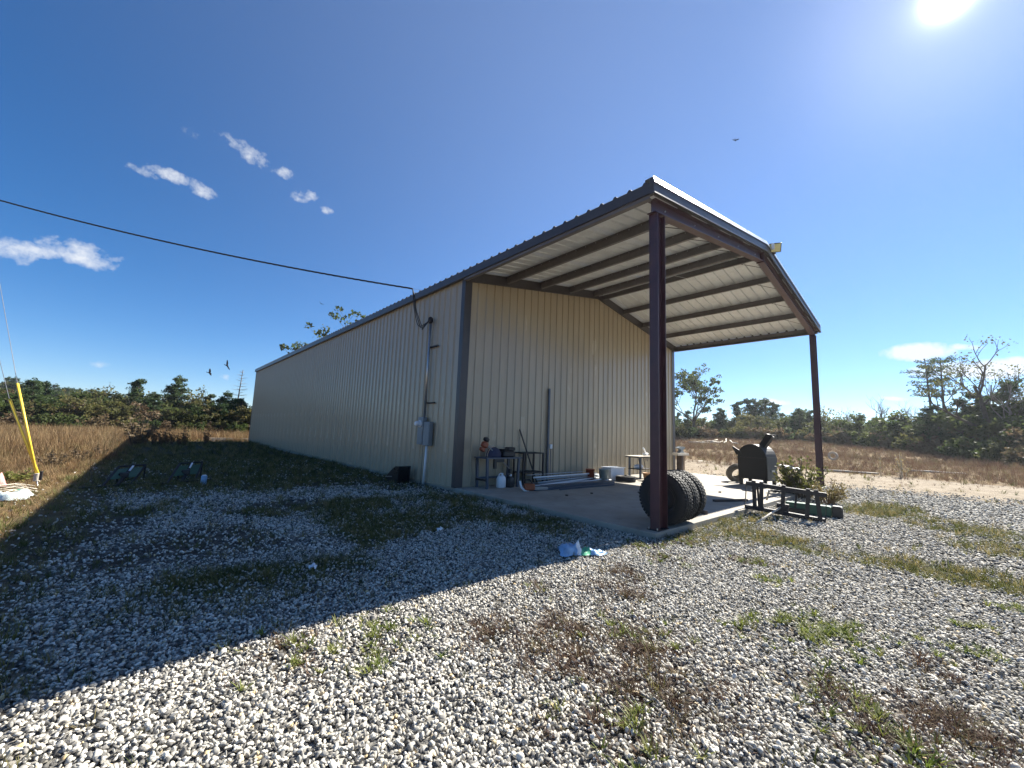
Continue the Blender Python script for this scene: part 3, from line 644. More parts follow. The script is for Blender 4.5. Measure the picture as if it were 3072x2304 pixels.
# string trimmer leaning over the bench
st_a = on_y(1457, 1330, -.42); st_b = on_y(1530, 1408, -.55)
tr = thing('string_trimmer', 'string trimmer with orange motor and pale shaft leaning across the workbench', 'trimmer', tuple(st_a))
MB().tube([(0, 0, 0), st_b - st_a], .016, 8).build('shaft', M_CONDUIT, tr, True)
MB().bbox(-.10, .08, -.08, .08, -.13, .03, .03, RY(rad(25))).build('motor', M_ORANGE, tr)
MB().bbox(-.10, .05, -.07, .07, .04, .16, .03, RY(rad(25))).build('air_filter_cover', M_BLACK, tr)
MB().bbox(-.10, .05, -.06, .06, -.24, -.14, .02, RY(rad(25))).build('fuel_tank', M_ORANGE, tr)
MB().bbox(-.04, .04, -.04, .04, -.10, .02, .01, T(*(st_b - st_a))).build('cutting_head', M_BLACK, tr)
def jug(name, label, loc, mat, cap, s=1.0, group=None):
    j = thing(name, label, 'jug', loc)
    m_ = MB()
    ring = []
    prof = [(.115, .0), (.125, .015), (.125, .23), (.105, .28), (.075, .32)]
    for r, z in prof:
        for k in range(12):
            t = 2 * math.pi * (k + .5) / 12; cx, cy = math.cos(t), math.sin(t); e = max(abs(cx), abs(cy)) ** .55
            ring.append((r * cx / e * s, r * .75 * cy / e * s, z * s))
    n = 12; fs = [tuple(range(n - 1, -1, -1)), tuple(range(4 * n, 5 * n))]
    for i in range(4):
        for k in range(n): fs.append((i * n + k, i * n + (k + 1) % n, (i + 1) * n + (k + 1) % n, (i + 1) * n + k))
    m_.add(ring, fs); m_.build('body', mat, j, True)
    MB().tube([(-.085 * s, 0, .27 * s), (-.075 * s, 0, .36 * s), (-.02 * s, 0, .385 * s), (.05 * s, 0, .36 * s), (.06 * s, 0, .30 * s)], .016 * s, 8).build('handle', mat, j, True)
    MB().lathe([(0, .385 * s), (.03 * s, .385 * s), (.03 * s, .32 * s)], 12, T(.035 * s, 0, 0)).build('cap', cap, j, True)
    return j
jug('plastic_jug', 'white plastic jug with handle on the slab under the workbench', (1.16, -.50, 0), M_WHITE, M_WHITE)
jug('plastic_jug', 'black plastic jug with white cap standing next to the white jug', (1.42, -.56, 0), M_BLACK, M_WHITE, .92)
# tall open steel rack
rk = thing('steel_rack', 'open rusty steel frame rack standing past the workbench', 'rack', (1.98, -.50, 0))
for a, b_ in ((.0, .0), (.82, .0), (.0, .40), (.82, .40)): MB().box(a - .022, a + .022, b_ - .022, b_ + .022, 0, .92).build('leg', M_STEELDK, rk)
MB().box(.36, .44, .36, .41, .0, .9).build('leg', M_STEELDK, rk)
for z in (.34, .90):
    MB().box(-.02, .84, -.025, .025, z, z + .035).build('rail', M_STEELDK, rk); MB().box(-.02, .84, .375, .425, z, z + .035).build('rail', M_STEELDK, rk)
    MB().box(-.021, .021, .03, .37, z + .001, z + .034).build('rail', M_STEELDK, rk); MB().box(.799, .841, .03, .37, z + .001, z + .034).build('rail', M_STEELDK, rk)
MB().box(.03, .79, .03, .37, .352, .362).build('shelf', M_STEELDK, rk)
ra = on_y(1559, 1288, -.05); rb = on_y(1599, 1412, -.28)
rd_ = MB().beam((0, 0, 0), (rb - ra) * (ra.z / (ra.z - rb.z)) * .995, .03, .03, (0, 1, 0)).build('leaning_bar', M_BLACK); rd_.location = ra
tag(rd_, 'thin black bar leaning on tan gable wall behind the rack', 'bar')
# chainsaw on the slab
cs = thing('chainsaw', 'small chainsaw with orange body and pale guard lying on shaded slab', 'chainsaw', (1.30, -1.30, 0), rad(-25))
MB().bbox(-.02, .26, -.09, .09, .02, .19, .03).build('body', M_ORANGE, cs)
MB().tube([(.22, 0, .17), (.12, -.01, .29), (.0, -.01, .29), (-.05, -.01, .18)], .016, 8).build('handle', M_BLACK, cs, True)
MB().prism([(0, -.04), (.36, -.035), (.40, 0), (.36, .035), (0, .04)], T(.26, 0, .07) @ RX(math.pi / 2), .008).build('guide_bar', M_CONDUIT, cs)
MB().tube([(-.15, -.02, .26), (-.11, -.02, .10), (-.02, -.03, .02), (.10, -.03, .015)], .028, 8).build('hand_guard', M_WHITE, cs, True)
# heap of pipes along the wall
PG = 'pipes heaped along the gable wall'
def pipe(name, label, a, b_, r, mat, cat='pipe', group=PG, sagz=0.0, n=10):
    a, b_ = Vector(a), Vector(b_)
    o = MB().tube(sag(Vector((0, 0, 0)), b_ - a, sagz, 8), r, n).build(name, mat, None, True); o.location = a
    return tag(o, label, cat, group)
for k, (a, b_) in enumerate((((2.15, -.95, .03), (6.0, -.30, .03)), ((2.3, -.80, .10), (6.1, -.22, .09)), ((2.6, -.62, .03), (6.3, -.16, .03)), ((2.4, -.66, .17), (5.9, -.28, .14)))):
    pipe('grey_pipe', 'long grey plastic pipe in the heap against the gable wall', a, b_, .024, M_PVCGREY)
for k, (a, b_) in enumerate((((1.9, -1.02, .05), (5.3, -.50, .06)), ((2.2, -.72, .24), (5.7, -.36, .20)), ((3.6, -1.06, .03), (5.75, -.78, .07)), ((3.25, -1.18, .03), (5.6, -1.00, .03)), ((2.75, -.40, .03), (6.4, -.12, .05)))):
    pipe('white_pipe', 'long white plastic pipe in the heap against the gable wall', a, b_, .026 if k != 3 else .034, M_PVC)
for k, (a, b_) in enumerate((((2.05, -.58, .30), (5.6, -.20, .26)), ((2.5, -.34, .02), (6.0, -.46, .12)))):
    pipe('steel_conduit', 'thin galvanised steel conduit on top of the pipe heap', a, b_, .012, M_CONDUIT)
pipe('bent_cable', 'pale bent flexible tube curling out of the pipe heap', (2.1, -1.08, .03), (4.6, -.84, .05), .012, M_PVC, 'tube', None, -.02)
for k, (a, b_, w_) in enumerate((((1.55, -1.40, .06), (5.05, -1.52, .06), .11), ((2.0, -1.22, .05), (4.9, -1.30, .05), .09), ((2.3, -1.62, .025), (4.7, -1.74, .025), .05))):
    a, b_ = Vector(a), Vector(b_); m_ = MB()
    h = a.z; m_.beam(Vector((0, 0, 0)), b_ - a, w_ * .12, 2 * h - .02); m_.beam(Vector((0, 0, h - .005)), b_ - a + Vector((0, 0, h - .005)), w_, .01); m_.beam(Vector((0, 0, -h + .006)), b_ - a + Vector((0, 0, -h + .006)), w_, .01)
    o = m_.build('steel_beam', M_BLUESTEEL); o.location = a
    tag(o, 'blue-grey steel I-beam lying on the slab in front of the pipe heap', 'beam', 'steel beams on the slab')
def bucket(name, label, loc, r, h, mat, filled=None):
    b_ = thing(name, label, 'bucket', loc)
    MB().lathe([(0, .0), (r * .84, .0), (r, h - .03), (r * 1.06, h - .03), (r * 1.06, h), (r * .97, h), (r * .83, .02), (0, .02)], 22).build('shell', mat, b_, True)
    MB().tube([(r * 1.07 * math.cos(t), r * 1.07 * math.sin(t) , h - .05 - .10 * math.sin(t)) for t in np.linspace(0.1, math.pi - .1, 10)], .004, 5).build('handle', M_STEELDK, b_)
    if filled is not None: MB().lathe([(0, h - .02), (r * .5, h - .01), (r * .9, h - .06)], 14).build('contents', filled, b_, True)
    return b_
bucket('red_bucket', 'worn red bucket behind the grey bucket by the pipe heap', (5.30, -.38, 0), .15, .36, M_REDPAINT, M_BLACK)
bucket('grey_bucket', 'grey-green bucket with dark contents beside the white bin', (5.44, -.84, 0), .17, .40, M_BUCKETGREY, M_BLACK)
wbx = thing('white_bin', 'large open white plastic bin near the gable wall', 'bin', (6.25, -.66, 0), rad(-8))
m_ = MB()
for x0, x1, y0, y1 in ((-.34, .34, -.21, -.19), (-.34, .34, .19, .21), (-.34, -.32, -.189, .189), (.32, .34, -.189, .189)): m_.box(x0, x1, y0, y1, .0, .42)
m_.box(-.32, .32, -.19, .19, 0.0, .02); m_.build('tub', M_WHITE, wbx)
m_ = MB()
for x0, x1, y0, y1 in ((-.37, .37, -.24, -.212), (-.37, .37, .212, .24), (-.37, -.342, -.211, .211), (.342, .37, -.211, .211)): m_.box(x0, x1, y0, y1, .40, .425)
m_.build('rim', M_WHITE, wbx)
# ---- tyres
def tyre_mesh(R_, w, r_in, nl=30):
    m_ = MB(); h = w / 2
    prof = [(r_in, -h * .72), (r_in + .02, -h * .82), (r_in + (R_ - r_in) * .45, -h * 1.0), (R_ - .09, -h * .97), (R_ - .045, -h * .86), (R_ - .018, -h * .6), (R_ - .012, -h * .3), (R_ - .012, h * .3), (R_ - .018, h * .6), (R_ - .045, h * .86), (R_ - .09, h * .97), (r_in + (R_ - r_in) * .45, h), (r_in + .02, h * .82), (r_in, h * .72), (r_in + .05, h * .5), (r_in + .05, -h * .5)]
    m_.lathe(prof, 48, None, True)
    return m_
def tread_mesh(R_, w, nl=46):
    m_ = MB(); h = w / 2
    for k in range(nl):
        a = 2 * math.pi * k / nl
        for sgn in (-1, 1):
            off = a + (math.pi / nl if sgn > 0 else 0); Mx = RZ(off)
            m_.bbox(R_ - .06, R_ - .012, -.0245, .0235, sgn * h * .72 - h * .17, sgn * h * .72 + h * .17, .007, Mx)
            Mx2 = RZ(off + .5 * math.pi / nl) @ T(0, 0, sgn * h * .27) @ RX(rad(28 * sgn)); m_.bbox(R_ - .03, R_ - .003, -.023, .023, -h * .21, h * .21, .005, Mx2)
    return m_
TM, TT = tyre_mesh(.465, .255, .25).mesh('tyre', True), tread_mesh(.465, .255).mesh('tread')
RIM = MB().lathe([(.0, -.02), (.08, -.02), (.10, -.05), (.19, -.03), (.235, .06), (.248, .10), (.262, .10), (.262, .085), (.245, .06), (.245, -.09), (.262, -.11), (.262, -.12), (.24, -.11), (.2, -.05)], 36).mesh('rim', True)
def tyre(name, label, M, rim=False, cat='tyre', group=None, scale=1.0, mats=None):
    t = thing(name, label, cat, group=group); t.matrix_world = M @ Matrix.Scale(scale, 4)
    a = obj('casing', TM, M_RUBBER, t); obj('tread', TT, M_RUBBER, t)
    if rim: obj('rim', RIM, M_STEELDK, t)
    return t
for k, (yy, tl) in enumerate(((-5.44, 3), (-5.41, 3), (-5.40, 4))):
    Mx = T(.72 + .305 * k, yy, .466) @ RZ(rad(4 * k - 3)) @ RY(rad(90 - tl)) @ RZ(.13 * k)
    tyre('truck_tyre', ('large treaded truck tyre with pale rim standing behind the red post', 'middle truck tyre of three standing in a row', 'large truck tyre at the slab end of the row of three')[k], Mx, k == 0, group='truck tyres standing in a row')
# lying tyre, dusty tyre by smoker, ring tyre far off
tf = tyre('car_tyre', 'black car tyre lying flat on the slab before the white bin', T(6.05, -1.30, .098), scale=.72)
dt = tyre('old_tyre', 'dusty brown tyre leaning against the black smoker', T(10.35, -3.30, .33) @ RZ(rad(50)) @ RY(rad(62)), scale=.78)
for ch in dt.children:
    ch.data = ch.data.copy(); ch.data.materials.clear(); ch.data.materials.append(M_RUBBERGREY)
wc = MB().beam((0, 0, 0), (.05, .24, 0), .07, .07).build('wheel_chock', M_WOODDK); wc.location = (2.42, -5.45, .036); tag(wc, 'short dark wooden block against the truck tyre on the slab', 'block')
# small steel table near the post, with things on it
t2 = thing('steel_table', 'small steel table with hanging chains seen behind the red post', 'table', (7.05, -.95, 0))
MB().box(-.06, 1.05, -.30, .30, .80, .825).build('top', M_PALEWOOD, t2)
MB().box(-.04, 1.03, -.27, .27, .765, .799).build('frame', M_STEELDK, t2)
for a in (.16, .92):
    for b_ in (-.22, .22): MB().box(a - .03, a + .03, b_ - .03, b_ + .03, .0, .764).build('leg', M_BLUESTEEL, t2)
MB().tube([(-.02, -.25, .77), (.13, -.25, .38), (.45, -.25, .36), (.33, -.25, .77)], .012, 6).build('side_brace', M_STEELDK, t2)
MB().box(.10, 1.0, -.25, .25, .34, .36).build('shelf', M_STEELDK, t2)
for k in range(6): MB().tube([(.36 + .09 * k, -.285, .79), (.37 + .09 * k, -.285, .70 - .03 * (k % 3))], .008, 5).build('hook', M_STEELDK, t2)
ck = thing('bench_grinder', 'pale bench tool on the small steel table behind the post', 'tool', (7.95, -.95, .826))
MB().bbox(-.10, .10, -.08, .08, .0, .10, .02).build('base', M_WHITE, ck); MB().tube([(.0, 0, .1), (-.10, 0, .24), (-.16, 0, .28)], .03, 8).build('arm', M_WHITE, ck, True)
bl = tag(MB().lathe([(0, .0), (.10, .0), (.13, .04), (.13, .10), (.09, .14), (0, .15)], 16, Matrix.Diagonal((2.0, 1, 1, 1))).build('rolled_bundle', M_WHITE, None, True), 'white rolled bundle on the shelf of the steel table', 'bundle'); bl.location = (7.45, -.95, .361)
for k, (bx0, by0, mat_) in enumerate(((7.10, -1.55, M_BAND), (7.55, -1.60, M_BAND))):
    bk = thing('wicker_basket', ('tan wicker basket on the sunlit slab beside the flat tyre', 'tan wicker basket on the slab next to the red post shadow')[k], 'basket', (bx0, by0, 0))
    MB().lathe([(0, .0), (.15, .0), (.19, .24), (.205, .24), (.205, .27), (.18, .27), (.145, .02), (0, .02)], 20).build('weave', mat_, bk, True)
    for z in (.06, .13, .20): MB().tube([((.157 + z * .17) * math.cos(t), (.157 + z * .17) * math.sin(t), z) for t in np.linspace(0, 2 * math.pi, 21)], .006, 5, cap=False).build('hoop', M_WOOD, bk)
# anvil on a wooden stand at the far corner
an = thing('anvil', 'steel anvil standing on a wooden plank by the far wall corner', 'anvil', (11.55, -.62, .885))
MB().prism([(-.24, .0), (.22, .0), (.17, .05), (.09, .09), (.09, .14), (.17, .18), (.26, .20), (.26, .27), (-.14, .27), (-.38, .24), (-.36, .21), (-.16, .17), (-.09, .13), (-.10, .08), (-.2, .04)], T(0, .07, 0) @ RX(math.pi / 2), .14).build('body', M_GREYBOX, an)
asd = thing('wooden_stand', 'wooden post stand with a plank top under the anvil', 'stand', (11.55, -.62, 0))
MB().box(-.17, -.02, -.12, .12, 0, .78).build('post', M_WOODDK, asd); MB().box(.0, .15, -.11, .11, 0, .78).build('post', M_WOOD, asd)
MB().box(-.55, .50, -.14, .14, .781, .883).build('plank', M_PALEWOOD, asd)
# black smoker
sm = thing('barrel_smoker', 'black arched steel smoker with raised flap on the sunlit slab', 'smoker', (9.85, -4.15, 0), rad(-100))
arch = [(-.46, .0), (.46, .0), (.48, .72)] + [(.48 * math.cos(t), .72 + .48 * math.sin(t)) for t in np.linspace(.1, math.pi - .1, 14)] + [(-.48, .72)]
MB().prism(arch, T(0, .35, .22) @ RX(math.pi / 2), .7).build('firebox', M_FIRE, sm, label='sooty black arched steel body')
MB().box(.485, .50, -.33, .33, .20, 1.0).build('side_shield', M_SHIELD, sm)
MB().box(.501, .53, -.1, .1, .5, .56).build('latch', M_CONDUIT, sm)
for a in (-.40, .40):
    for b_ in (-.30, .30): MB().box(a - .05, a + .05, b_ - .04, b_ + .04, .0, .219).build('leg', M_FIRE, sm)
MB().box(-.50, .50, -.375, -.352, .93, .96).build('door_seam', M_STEELDK, sm)
MB().prism([(-.02, 0), (.16, .03), (.10, .16), (-.14, .30), (-.17, .27)], T(-.50, -.33, 1.02) @ RX(math.pi / 2), .03).build('handle_horn', M_FIRE, sm)
MB().beam((.22, 0, 1.36), (.48, 0, 1.74), .20, .20, (0, 1, 0)).build('chimney', M_FIRE, sm)
MB().beam((.42, 0, 1.765), (.66, 0, 1.745), .22, .02, (0, 0, 1)).build('chimney_flap', M_STEELDK, sm)
# loose bits on the slab
for k, (px, py, ln, an_) in enumerate(((2160, 1476, .16, 20), (1922, 1477, .18, -10), (1700, 1486, .05, 0), (1775, 1480, .05, 40))):
    p = on_z(px, py, .012); o = MB().bbox(-ln / 2, ln / 2, -.035, .035, -.011, .02, .006).build('wood_scrap', M_WOODDK); o.location = p; o.rotation_euler = (0, 0, rad(an_))
    tag(o, 'small dark wood scrap lying on the concrete slab', 'scrap', 'wood scraps on the slab')
a, b_ = on_z(2142, 1502, .03), on_z(2240, 1500, .03)
o = MB().beam((0, 0, 0), b_ - a, .09, .05).build('timber', M_WOODDK); o.location = a; tag(o, 'long dark timber lying on the slab between tyres and smoker', 'timber')
# ------------------------------------------------------------------ steel attachment frame standing on the gravel
FA, FB = Vector((4.12, -5.60, 0)), Vector((4.41, -7.02, -.1))
fr = thing('loader_attachment', 'rusty steel loader attachment frame with slanted uprights on the gravel', 'loader frame', tuple(FA), math.atan2(FB.y - FA.y, FB.x - FA.x))
fr.rotation_euler.y = math.atan2(.1, 1.42)
FL = (FB - FA).length
MB().beam((0, 0, .04), (FL, 0, .04), .12, .08).build('bottom_rail', M_STEELDK, fr)
MB().beam((0, 0, .56), (FL, 0, .56), .10, .09).build('top_rail', M_STEELDK, fr)
for a in (.006, FL - .006): MB().box(a - .006, a + .006, -.05, .05, .081, .514).build('end_plate', M_STEELDK, fr)
for a, d_ in ((.15, .05), (.30, .02), (.71, .0), (1.14, .0), (1.27, .10)):
    MB().beam((a, -.02, .64), (a + d_, -.02, .0), .075, .07, (0, 1, 0)).build('upright', M_STEELDK, fr)
MB().beam((.22, .06, .52), (.27, .06, .08), .04, .05, (0, 1, 0)).build('upright', M_STEELDK, fr)
MB().beam((.94, .06, .52), (.93, .06, .20), .04, .05, (0, 1, 0)).build('upright', M_STEELDK, fr)
MB().box(.60, .82, -.06, .06, .09, .24).build('hitch_block', M_STEELDK, fr)
for a, b_, nm in ((on_z(2270, 1570, -.06), on_x(2345, 1520, 4.30), 'pale bent pole leaning on the front of the loader frame'), (on_x(2300, 1500, 4.55), on_x(2308, 1470, 4.52), 'short pale stick caught behind the loader frame top rail')):
    o = MB().tube([(0, 0, 0), (b_ - a) * .5 + Vector((0, 0, .01)), b_ - a], .02, 8).build('pole', M_PALEWOOD, None, True); o.location = a; tag(o, nm, 'pole')
gb = thing('green_toolbox', 'dark green steel toolbox on the gravel behind the loader frame', 'toolbox', (5.25, -6.55, -.1), rad(-83))
MB().bbox(-.42, .42, -.12, .12, .02, .24, .015).build('case', M_GREENPAINT, gb); MB().bbox(.43, .62, -.12, .12, .0, .26, .02).build('end_motor', M_BLACK, gb)
MB().box(-.5, -.05, -.20, -.13, .0, .12).build('step', M_BLACK, gb)
pl = thing('steel_plate', 'flat dark steel plate lying on the slab edge behind the loader frame', 'plate', tuple(on_z(2350, 1475, .02)), rad(-75)); MB().box(-.35, .35, -.12, .12, -.015, .03).build('sheet', M_STEELDK, pl)
# ------------------------------------------------------------------ left side things
gp = on_z(117, 1460, -.1)
ar = thing('guy_anchor', 'rusty anchor rod with rope wound round it at the foot of guy wires', 'anchor', tuple(gp))
dvec = (CAM + ray(-45, 640) * 25 - gp).normalized()
MB().tube([(0, 0, -.15), dvec * .35], .012, 8).build('rod', M_CONDUIT, ar, True)
MB().tube([dvec * .30 + Vector((.045 * math.cos(t * 5), .045 * math.sin(t * 5), .02 * t - .1)) for t in np.linspace(0, 9, 60)], .014, 6).build('rope', M_PALEWOOD, ar, True)
MB().bbox(-.025, .025, -.025, .025, .14, .34, .008).build('clamp', M_STEELDK, ar)
for k, (tx, ty, wx, wy) in enumerate(((52, 1150, 0, 855), (28, 1197, -25, 985))):
    base = gp + dvec * .33 + Vector((.03 * k, 0, 0))
    top = CAM + ray(tx, ty) * ((base - CAM).length * 1.02); up = CAM + ray(wx - (52 - 0) * .8, wy - 300) * 24
    g_ = thing('guy_wire', ('pale sunlit yellow guard pole on the steeper guy wire', 'bright yellow guard pole on the lower guy wire')[k], 'guy wire', tuple(base))
    MB().tube([(0, 0, 0), top - base], .024, 12).build('guard', M_YELLOW, g_, True)
    MB().tube([top - base, CAM + ray(wx, wy) * 16.5 - base, CAM + ray(wx - 70, wy - 380) * 22 - base], .006, 6).build('strand', M_WIRE, g_)
sk = thing('plastic_sack', 'crumpled pale plastic sack lying in dry grass by the guy anchor', 'sack', tuple(on_z(12, 1500, -.1)), rad(-15))
def crumple(lx, ly, lz, seed, n=16, m=10):
    mb = MB(); vs_ = []
    for i in range(n):
        for j in range(m):
            u, v = i / (n - 1), j / (m - 1); r_ = random.Random(seed * 1000 + i * 50 + j)
            e = math.sin(math.pi * v) ** .6 * math.sin(math.pi * min(1, max(0, u * .96 + .02))) ** .5
            vs_.append(((u - .5) * lx, (v - .5) * ly * (1 + .3 * math.sin(u * 7 + seed)), lz * e * (.55 + .45 * math.sin(u * 9 + seed) * math.cos(v * 6)) + r_.uniform(-.012, .024)))
    return mb.add(vs_, [(i * m + j, (i + 1) * m + j, (i + 1) * m + j + 1, i * m + j + 1) for i in range(n - 1) for j in range(m - 1)])
s_ = crumple(.72, .40, .24, 3, 22, 14).build('film', M_WHITEBAG, sk, True); s_.location = (0, 0, .02)
MB().bbox(.12, .2, .02, .08, .17, .18, .004).build('printed_patch', M_GREENBAG, sk)
pk = thing('pink_cloth', 'bit of pink cloth half hidden behind the dry grass', 'cloth', tuple(on_z(-16, 1462, -.1))); crumple(.35, .3, .34, 5, 10, 8).build('cloth', M_PINK, pk, True)
for k in range(7):
    p = on_z(116 - 5 * k, 1476 - (k % 3) * 9, -.08); o = MB().tube([(0, 0, 0), (.25, -.04, .07), (.55, .05, .05 + .03 * (k % 2)), (.85, -.02, .1)], .012, 6, .005).build('dead_branch', M_PALEWOOD, None, True); o.location = p; o.rotation_euler = (0, 0, rad(165 + 11 * k))
    tag(o, 'thin bleached dead branch on the grass near the guy anchor', 'branch', 'dead branches by the guy anchor')
# two green framed panels resting in the building's shadow
for k, (bl_, br_, tl_, tr_) in enumerate((((305, 1462), (395, 1450), (357, 1400), (437, 1394)), ((500, 1452), (585, 1440), (540, 1390), (607, 1386)))):
    P0, P1 = on_z(*bl_, -.08), on_z(*br_, -.08); mid = (P0 + P1) / 2
    back = Vector((.05, .95, 0)); y_ = mid.y + .75
    P2, P3 = on_y(*tl_, P0.y + .7), on_y(*tr_, P1.y + .7)
    gpn = thing('green_ramp', ('green two-panel ramp frame resting in shade closer to the guy wires', 'green two-panel ramp frame resting in shade closer to the building')[k], 'ramp', tuple(P0))
    p0, p1, p2, p3 = Vector((0, 0, 0)), P1 - P0, P2 - P0, P3 - P0
    for a, b_ in ((p0, p2), (p1, p3), (p2, p3), (p0, p1)): MB().beam(a, b_, .04, .04).build('frame_bar', M_STEELDK, gpn)
    def lp(u, v): return p0.lerp(p1, u).lerp(p2.lerp(p3, u), v)
    nrm = (p1.cross(p2)).normalized() * .012
    for u0, u1 in ((.04, .46), (.54, .96)):
        vs_ = [lp(u0, .34), lp(u1, .34), lp(u1, .86), lp(u0, .86)]
        MB().add(vs_ + [v + nrm for v in vs_], [(3, 2, 1, 0), (4, 5, 6, 7), (0, 1, 5, 4), (1, 2, 6, 5), (2, 3, 7, 6), (3, 0, 4, 7)]).build('panel', M_GREENPAINT, gpn)
    MB().beam(lp(.5, .0) + nrm, lp(.5, 1.0) + nrm, .06, .05).build('centre_bar', M_STEELDK, gpn)
    MB().beam(lp(.5, .66) + nrm * 4, lp(.5, .93) + nrm * 4, .035, .02).build('white_strip', M_WHITE, gpn)
    MB().bbox(-.09, .09, -.07, .08, -.03, .10, .02, T(*lp(.48, .42))).build('gearbox', M_BLACK, gpn)
    for q_ in (p2, p3):
        MB().beam(q_, Vector((q_.x, q_.y + .05, -.02)), .035, .035, (1, 0, 0)).build('prop_leg', M_STEELDK, gpn)
    MB().beam((-.35, -.05, .0), p1 + Vector((.35, -.05, .0)), .05, .05).build('ground_bar', M_STEELDK, gpn)
cn = thing('blue_can', 'small blue-white can standing on shaded gravel by the green ramp frame', 'can', tuple(on_z(610, 1453, -.1))); MB().lathe([(0, 0), (.06, 0), (.065, .01), (.065, .2), (.055, .22), (0, .22)], 16).build('body', M_BLUEBAG, cn, True); MB().lathe([(0, .235), (.045, .235), (.045, .221)], 12).build('lid', M_WHITE, cn)
# black scoop against the side wall
sc2 = thing('loader_scoop', 'black open scoop with bright front lip leaning near the side wall', 'scoop', (-.42, 2.35, -.1), rad(-90))
sc2.scale = (.74, .8, .8)
prof_ = [(-.55, .0), (.35, .0), (.42, .62), (.10, .60), (-.30, .40), (-.62, .20), (-.66, .14)]
for yy in (-.24, .22): MB().prism(prof_, T(0, yy + .02, 0) @ RX(math.pi / 2), .02).build('side_plate', M_BLACKGLOSS, sc2)
MB().box(-.55, .36, -.22, .20, .0, .02).build('floor_plate', M_BLACKGLOSS, sc2); MB().beam((.36, -.01, .0), (.43, -.01, .62), .42, .02, (1, 0, 0)).build('back_plate', M_BLACKGLOSS, sc2)
MB().beam((-.66, -.25, .16), (-.66, .23, .16), .05, .03).build('lip', M_CONDUIT, sc2); MB().beam((-.66, -.262, .16), (-.1, -.262, .21), .012, .03).build('lip', M_CONDUIT, sc2)
# plastic feed bag on the gravel
bg = thing('feed_bag', 'torn blue and green plastic feed bag on gravel at the shadow edge', 'plastic bag', tuple(on_z(1742, 1660, -.075)), rad(-38))
def bag_sheet(u0, u1, n=10, m=12):
    vs_ = []
    for i in range(n):
        u = u0 + (u1 - u0) * i / (n - 1)
        wd = .15 * (1 - .62 * u) + .02 * math.sin(u * 17); lift = .115 * math.exp(-((u - .18) / .2) ** 2) + .05 * math.exp(-((u - .62) / .22) ** 2) + .012
        for j in range(m):
            v = j / (m - 1) * 2 - 1
            fold = .018 * math.sin(u * 23 + v * 4) + .012 * math.sin(u * 41 - v * 7); peak = .10 * math.exp(-((u - .40) / .045) ** 2 - ((v - .1) / .35) ** 2)
            vs_.append((-.30 + .66 * u + .01 * math.sin(v * 9), v * wd * (1 + .15 * math.sin(u * 11)), max(.004, lift * (1 - abs(v) ** 2.2) + fold * (1 - v * v) + peak)))
    return MB().add(vs_, [(i * m + j, (i + 1) * m + j, (i + 1) * m + j + 1, i * m + j + 1) for i in range(n - 1) for j in range(m - 1)])
for u0, u1, nm, mt_ in ((0, .36, 'blue_end', M_BLUEBAG), (.36, .44, 'white_band', M_WHITE), (.44, .64, 'green_middle', M_GREENBAG), (.64, 1.0, 'torn_end', M_BLUEBAG)):
    bag_sheet(u0, u1).build(nm, mt_, bg, True)
for k, (px, py) in enumerate(((1318, 1588), (940, 1700))):
    o = crumple(.10, .07, .035, 11 + k, 8, 6).build('paper_scrap', M_WHITE, None, True); o.location = on_z(px, py, -.06); o.rotation_euler = (0, 0, k)
    tag(o, 'crumpled white paper scrap on the shaded gravel', 'paper scrap', 'paper scraps on the gravel')
# white board at the far end of the building
o = MB().box(0, 3.0, -.06, .06, 0, .28).build('timber_edging', M_PALEWOOD); o.location = (-2.6, L + 1.5, -.1); tag(o, 'pale timber edging on the ground beyond the far building corner', 'edging')
# far right field: logs, ring tyre, brush pile
def log(px, py, ln, r_, ang, label, group=None, z=None):
    p = on_z(px, py, -.05); p.z = float(height(p.x, p.y)) + r_ * .8 if z is None else z
    o = MB().tube([(-ln / 2, 0, 0), (-ln * .15, .05, .02), (ln * .2, -.04, .0), (ln / 2, 0, 0)], r_, 8, r_ * .7).build('fallen_log', M_PALEWOOD, None, True); o.location = p; o.rotation_euler = (0, 0, rad(ang))
    return tag(o, label, 'log', group)
log(2552, 1417, 2.6, .07, -62, 'pale fallen log lying across the dirt beyond the right post')
log(2805, 1421, 3.2, .06, -55, 'thin grey fallen log in brown grass past the dirt track')
for k, px in enumerate((2105, 2125, 2150, 2175, 2200)):
    x0, y0 = bearing(px, 62 + 3 * (k % 2)); o = MB().tube([(-2.2, 0, 0), (-.6, .1, .05), (.8, -.1, .02), (2.2, 0, .1 * k)], .13, 7, .07).build('bleached_log', M_PALEWOOD, None, True)
    o.location = (x0, y0, float(height(x0, y0)) + .12 + .06 * (k % 3)); o.rotation_euler = (rad(6), rad(-6 * (k % 2)), rad(-25 + 14 * k)); tag(o, 'bleached log in the brush pile before the tree line', 'log', 'logs in the far brush pile')
x0, y0 = bearing(2497, 40); zz = float(height(x0, y0))
rt = tyre('ring_tyre', 'small pale tyre standing on edge in the far brown grass', T(x0, y0, zz + .55) @ RZ(rad(-8)) @ RY(rad(90)), scale=.72)
for ch in rt.children: ch.data = ch.data.copy(); ch.data.materials.clear(); ch.data.materials.append(M_PALEWOOD)
dish = tag(MB().lathe([(0, .02), (.26, .0), (.30, .03), (.29, .05), (.25, .03), (0, .045)], 20, RX(rad(8))).build('white_basin', M_WHITE, None, True), 'shallow white basin resting on top of the leafy bush', 'basin'); dish.location = on_x(2370, 1405, 8.6)
o = MB().beam((0, 0, 0), (.9, .1, .02), .10, .04).build('pale_board', M_PALEWOOD); o.location = on_z(2095, 1384, .05); tag(o, 'short pale board lying in green grass beyond the slab', 'board')
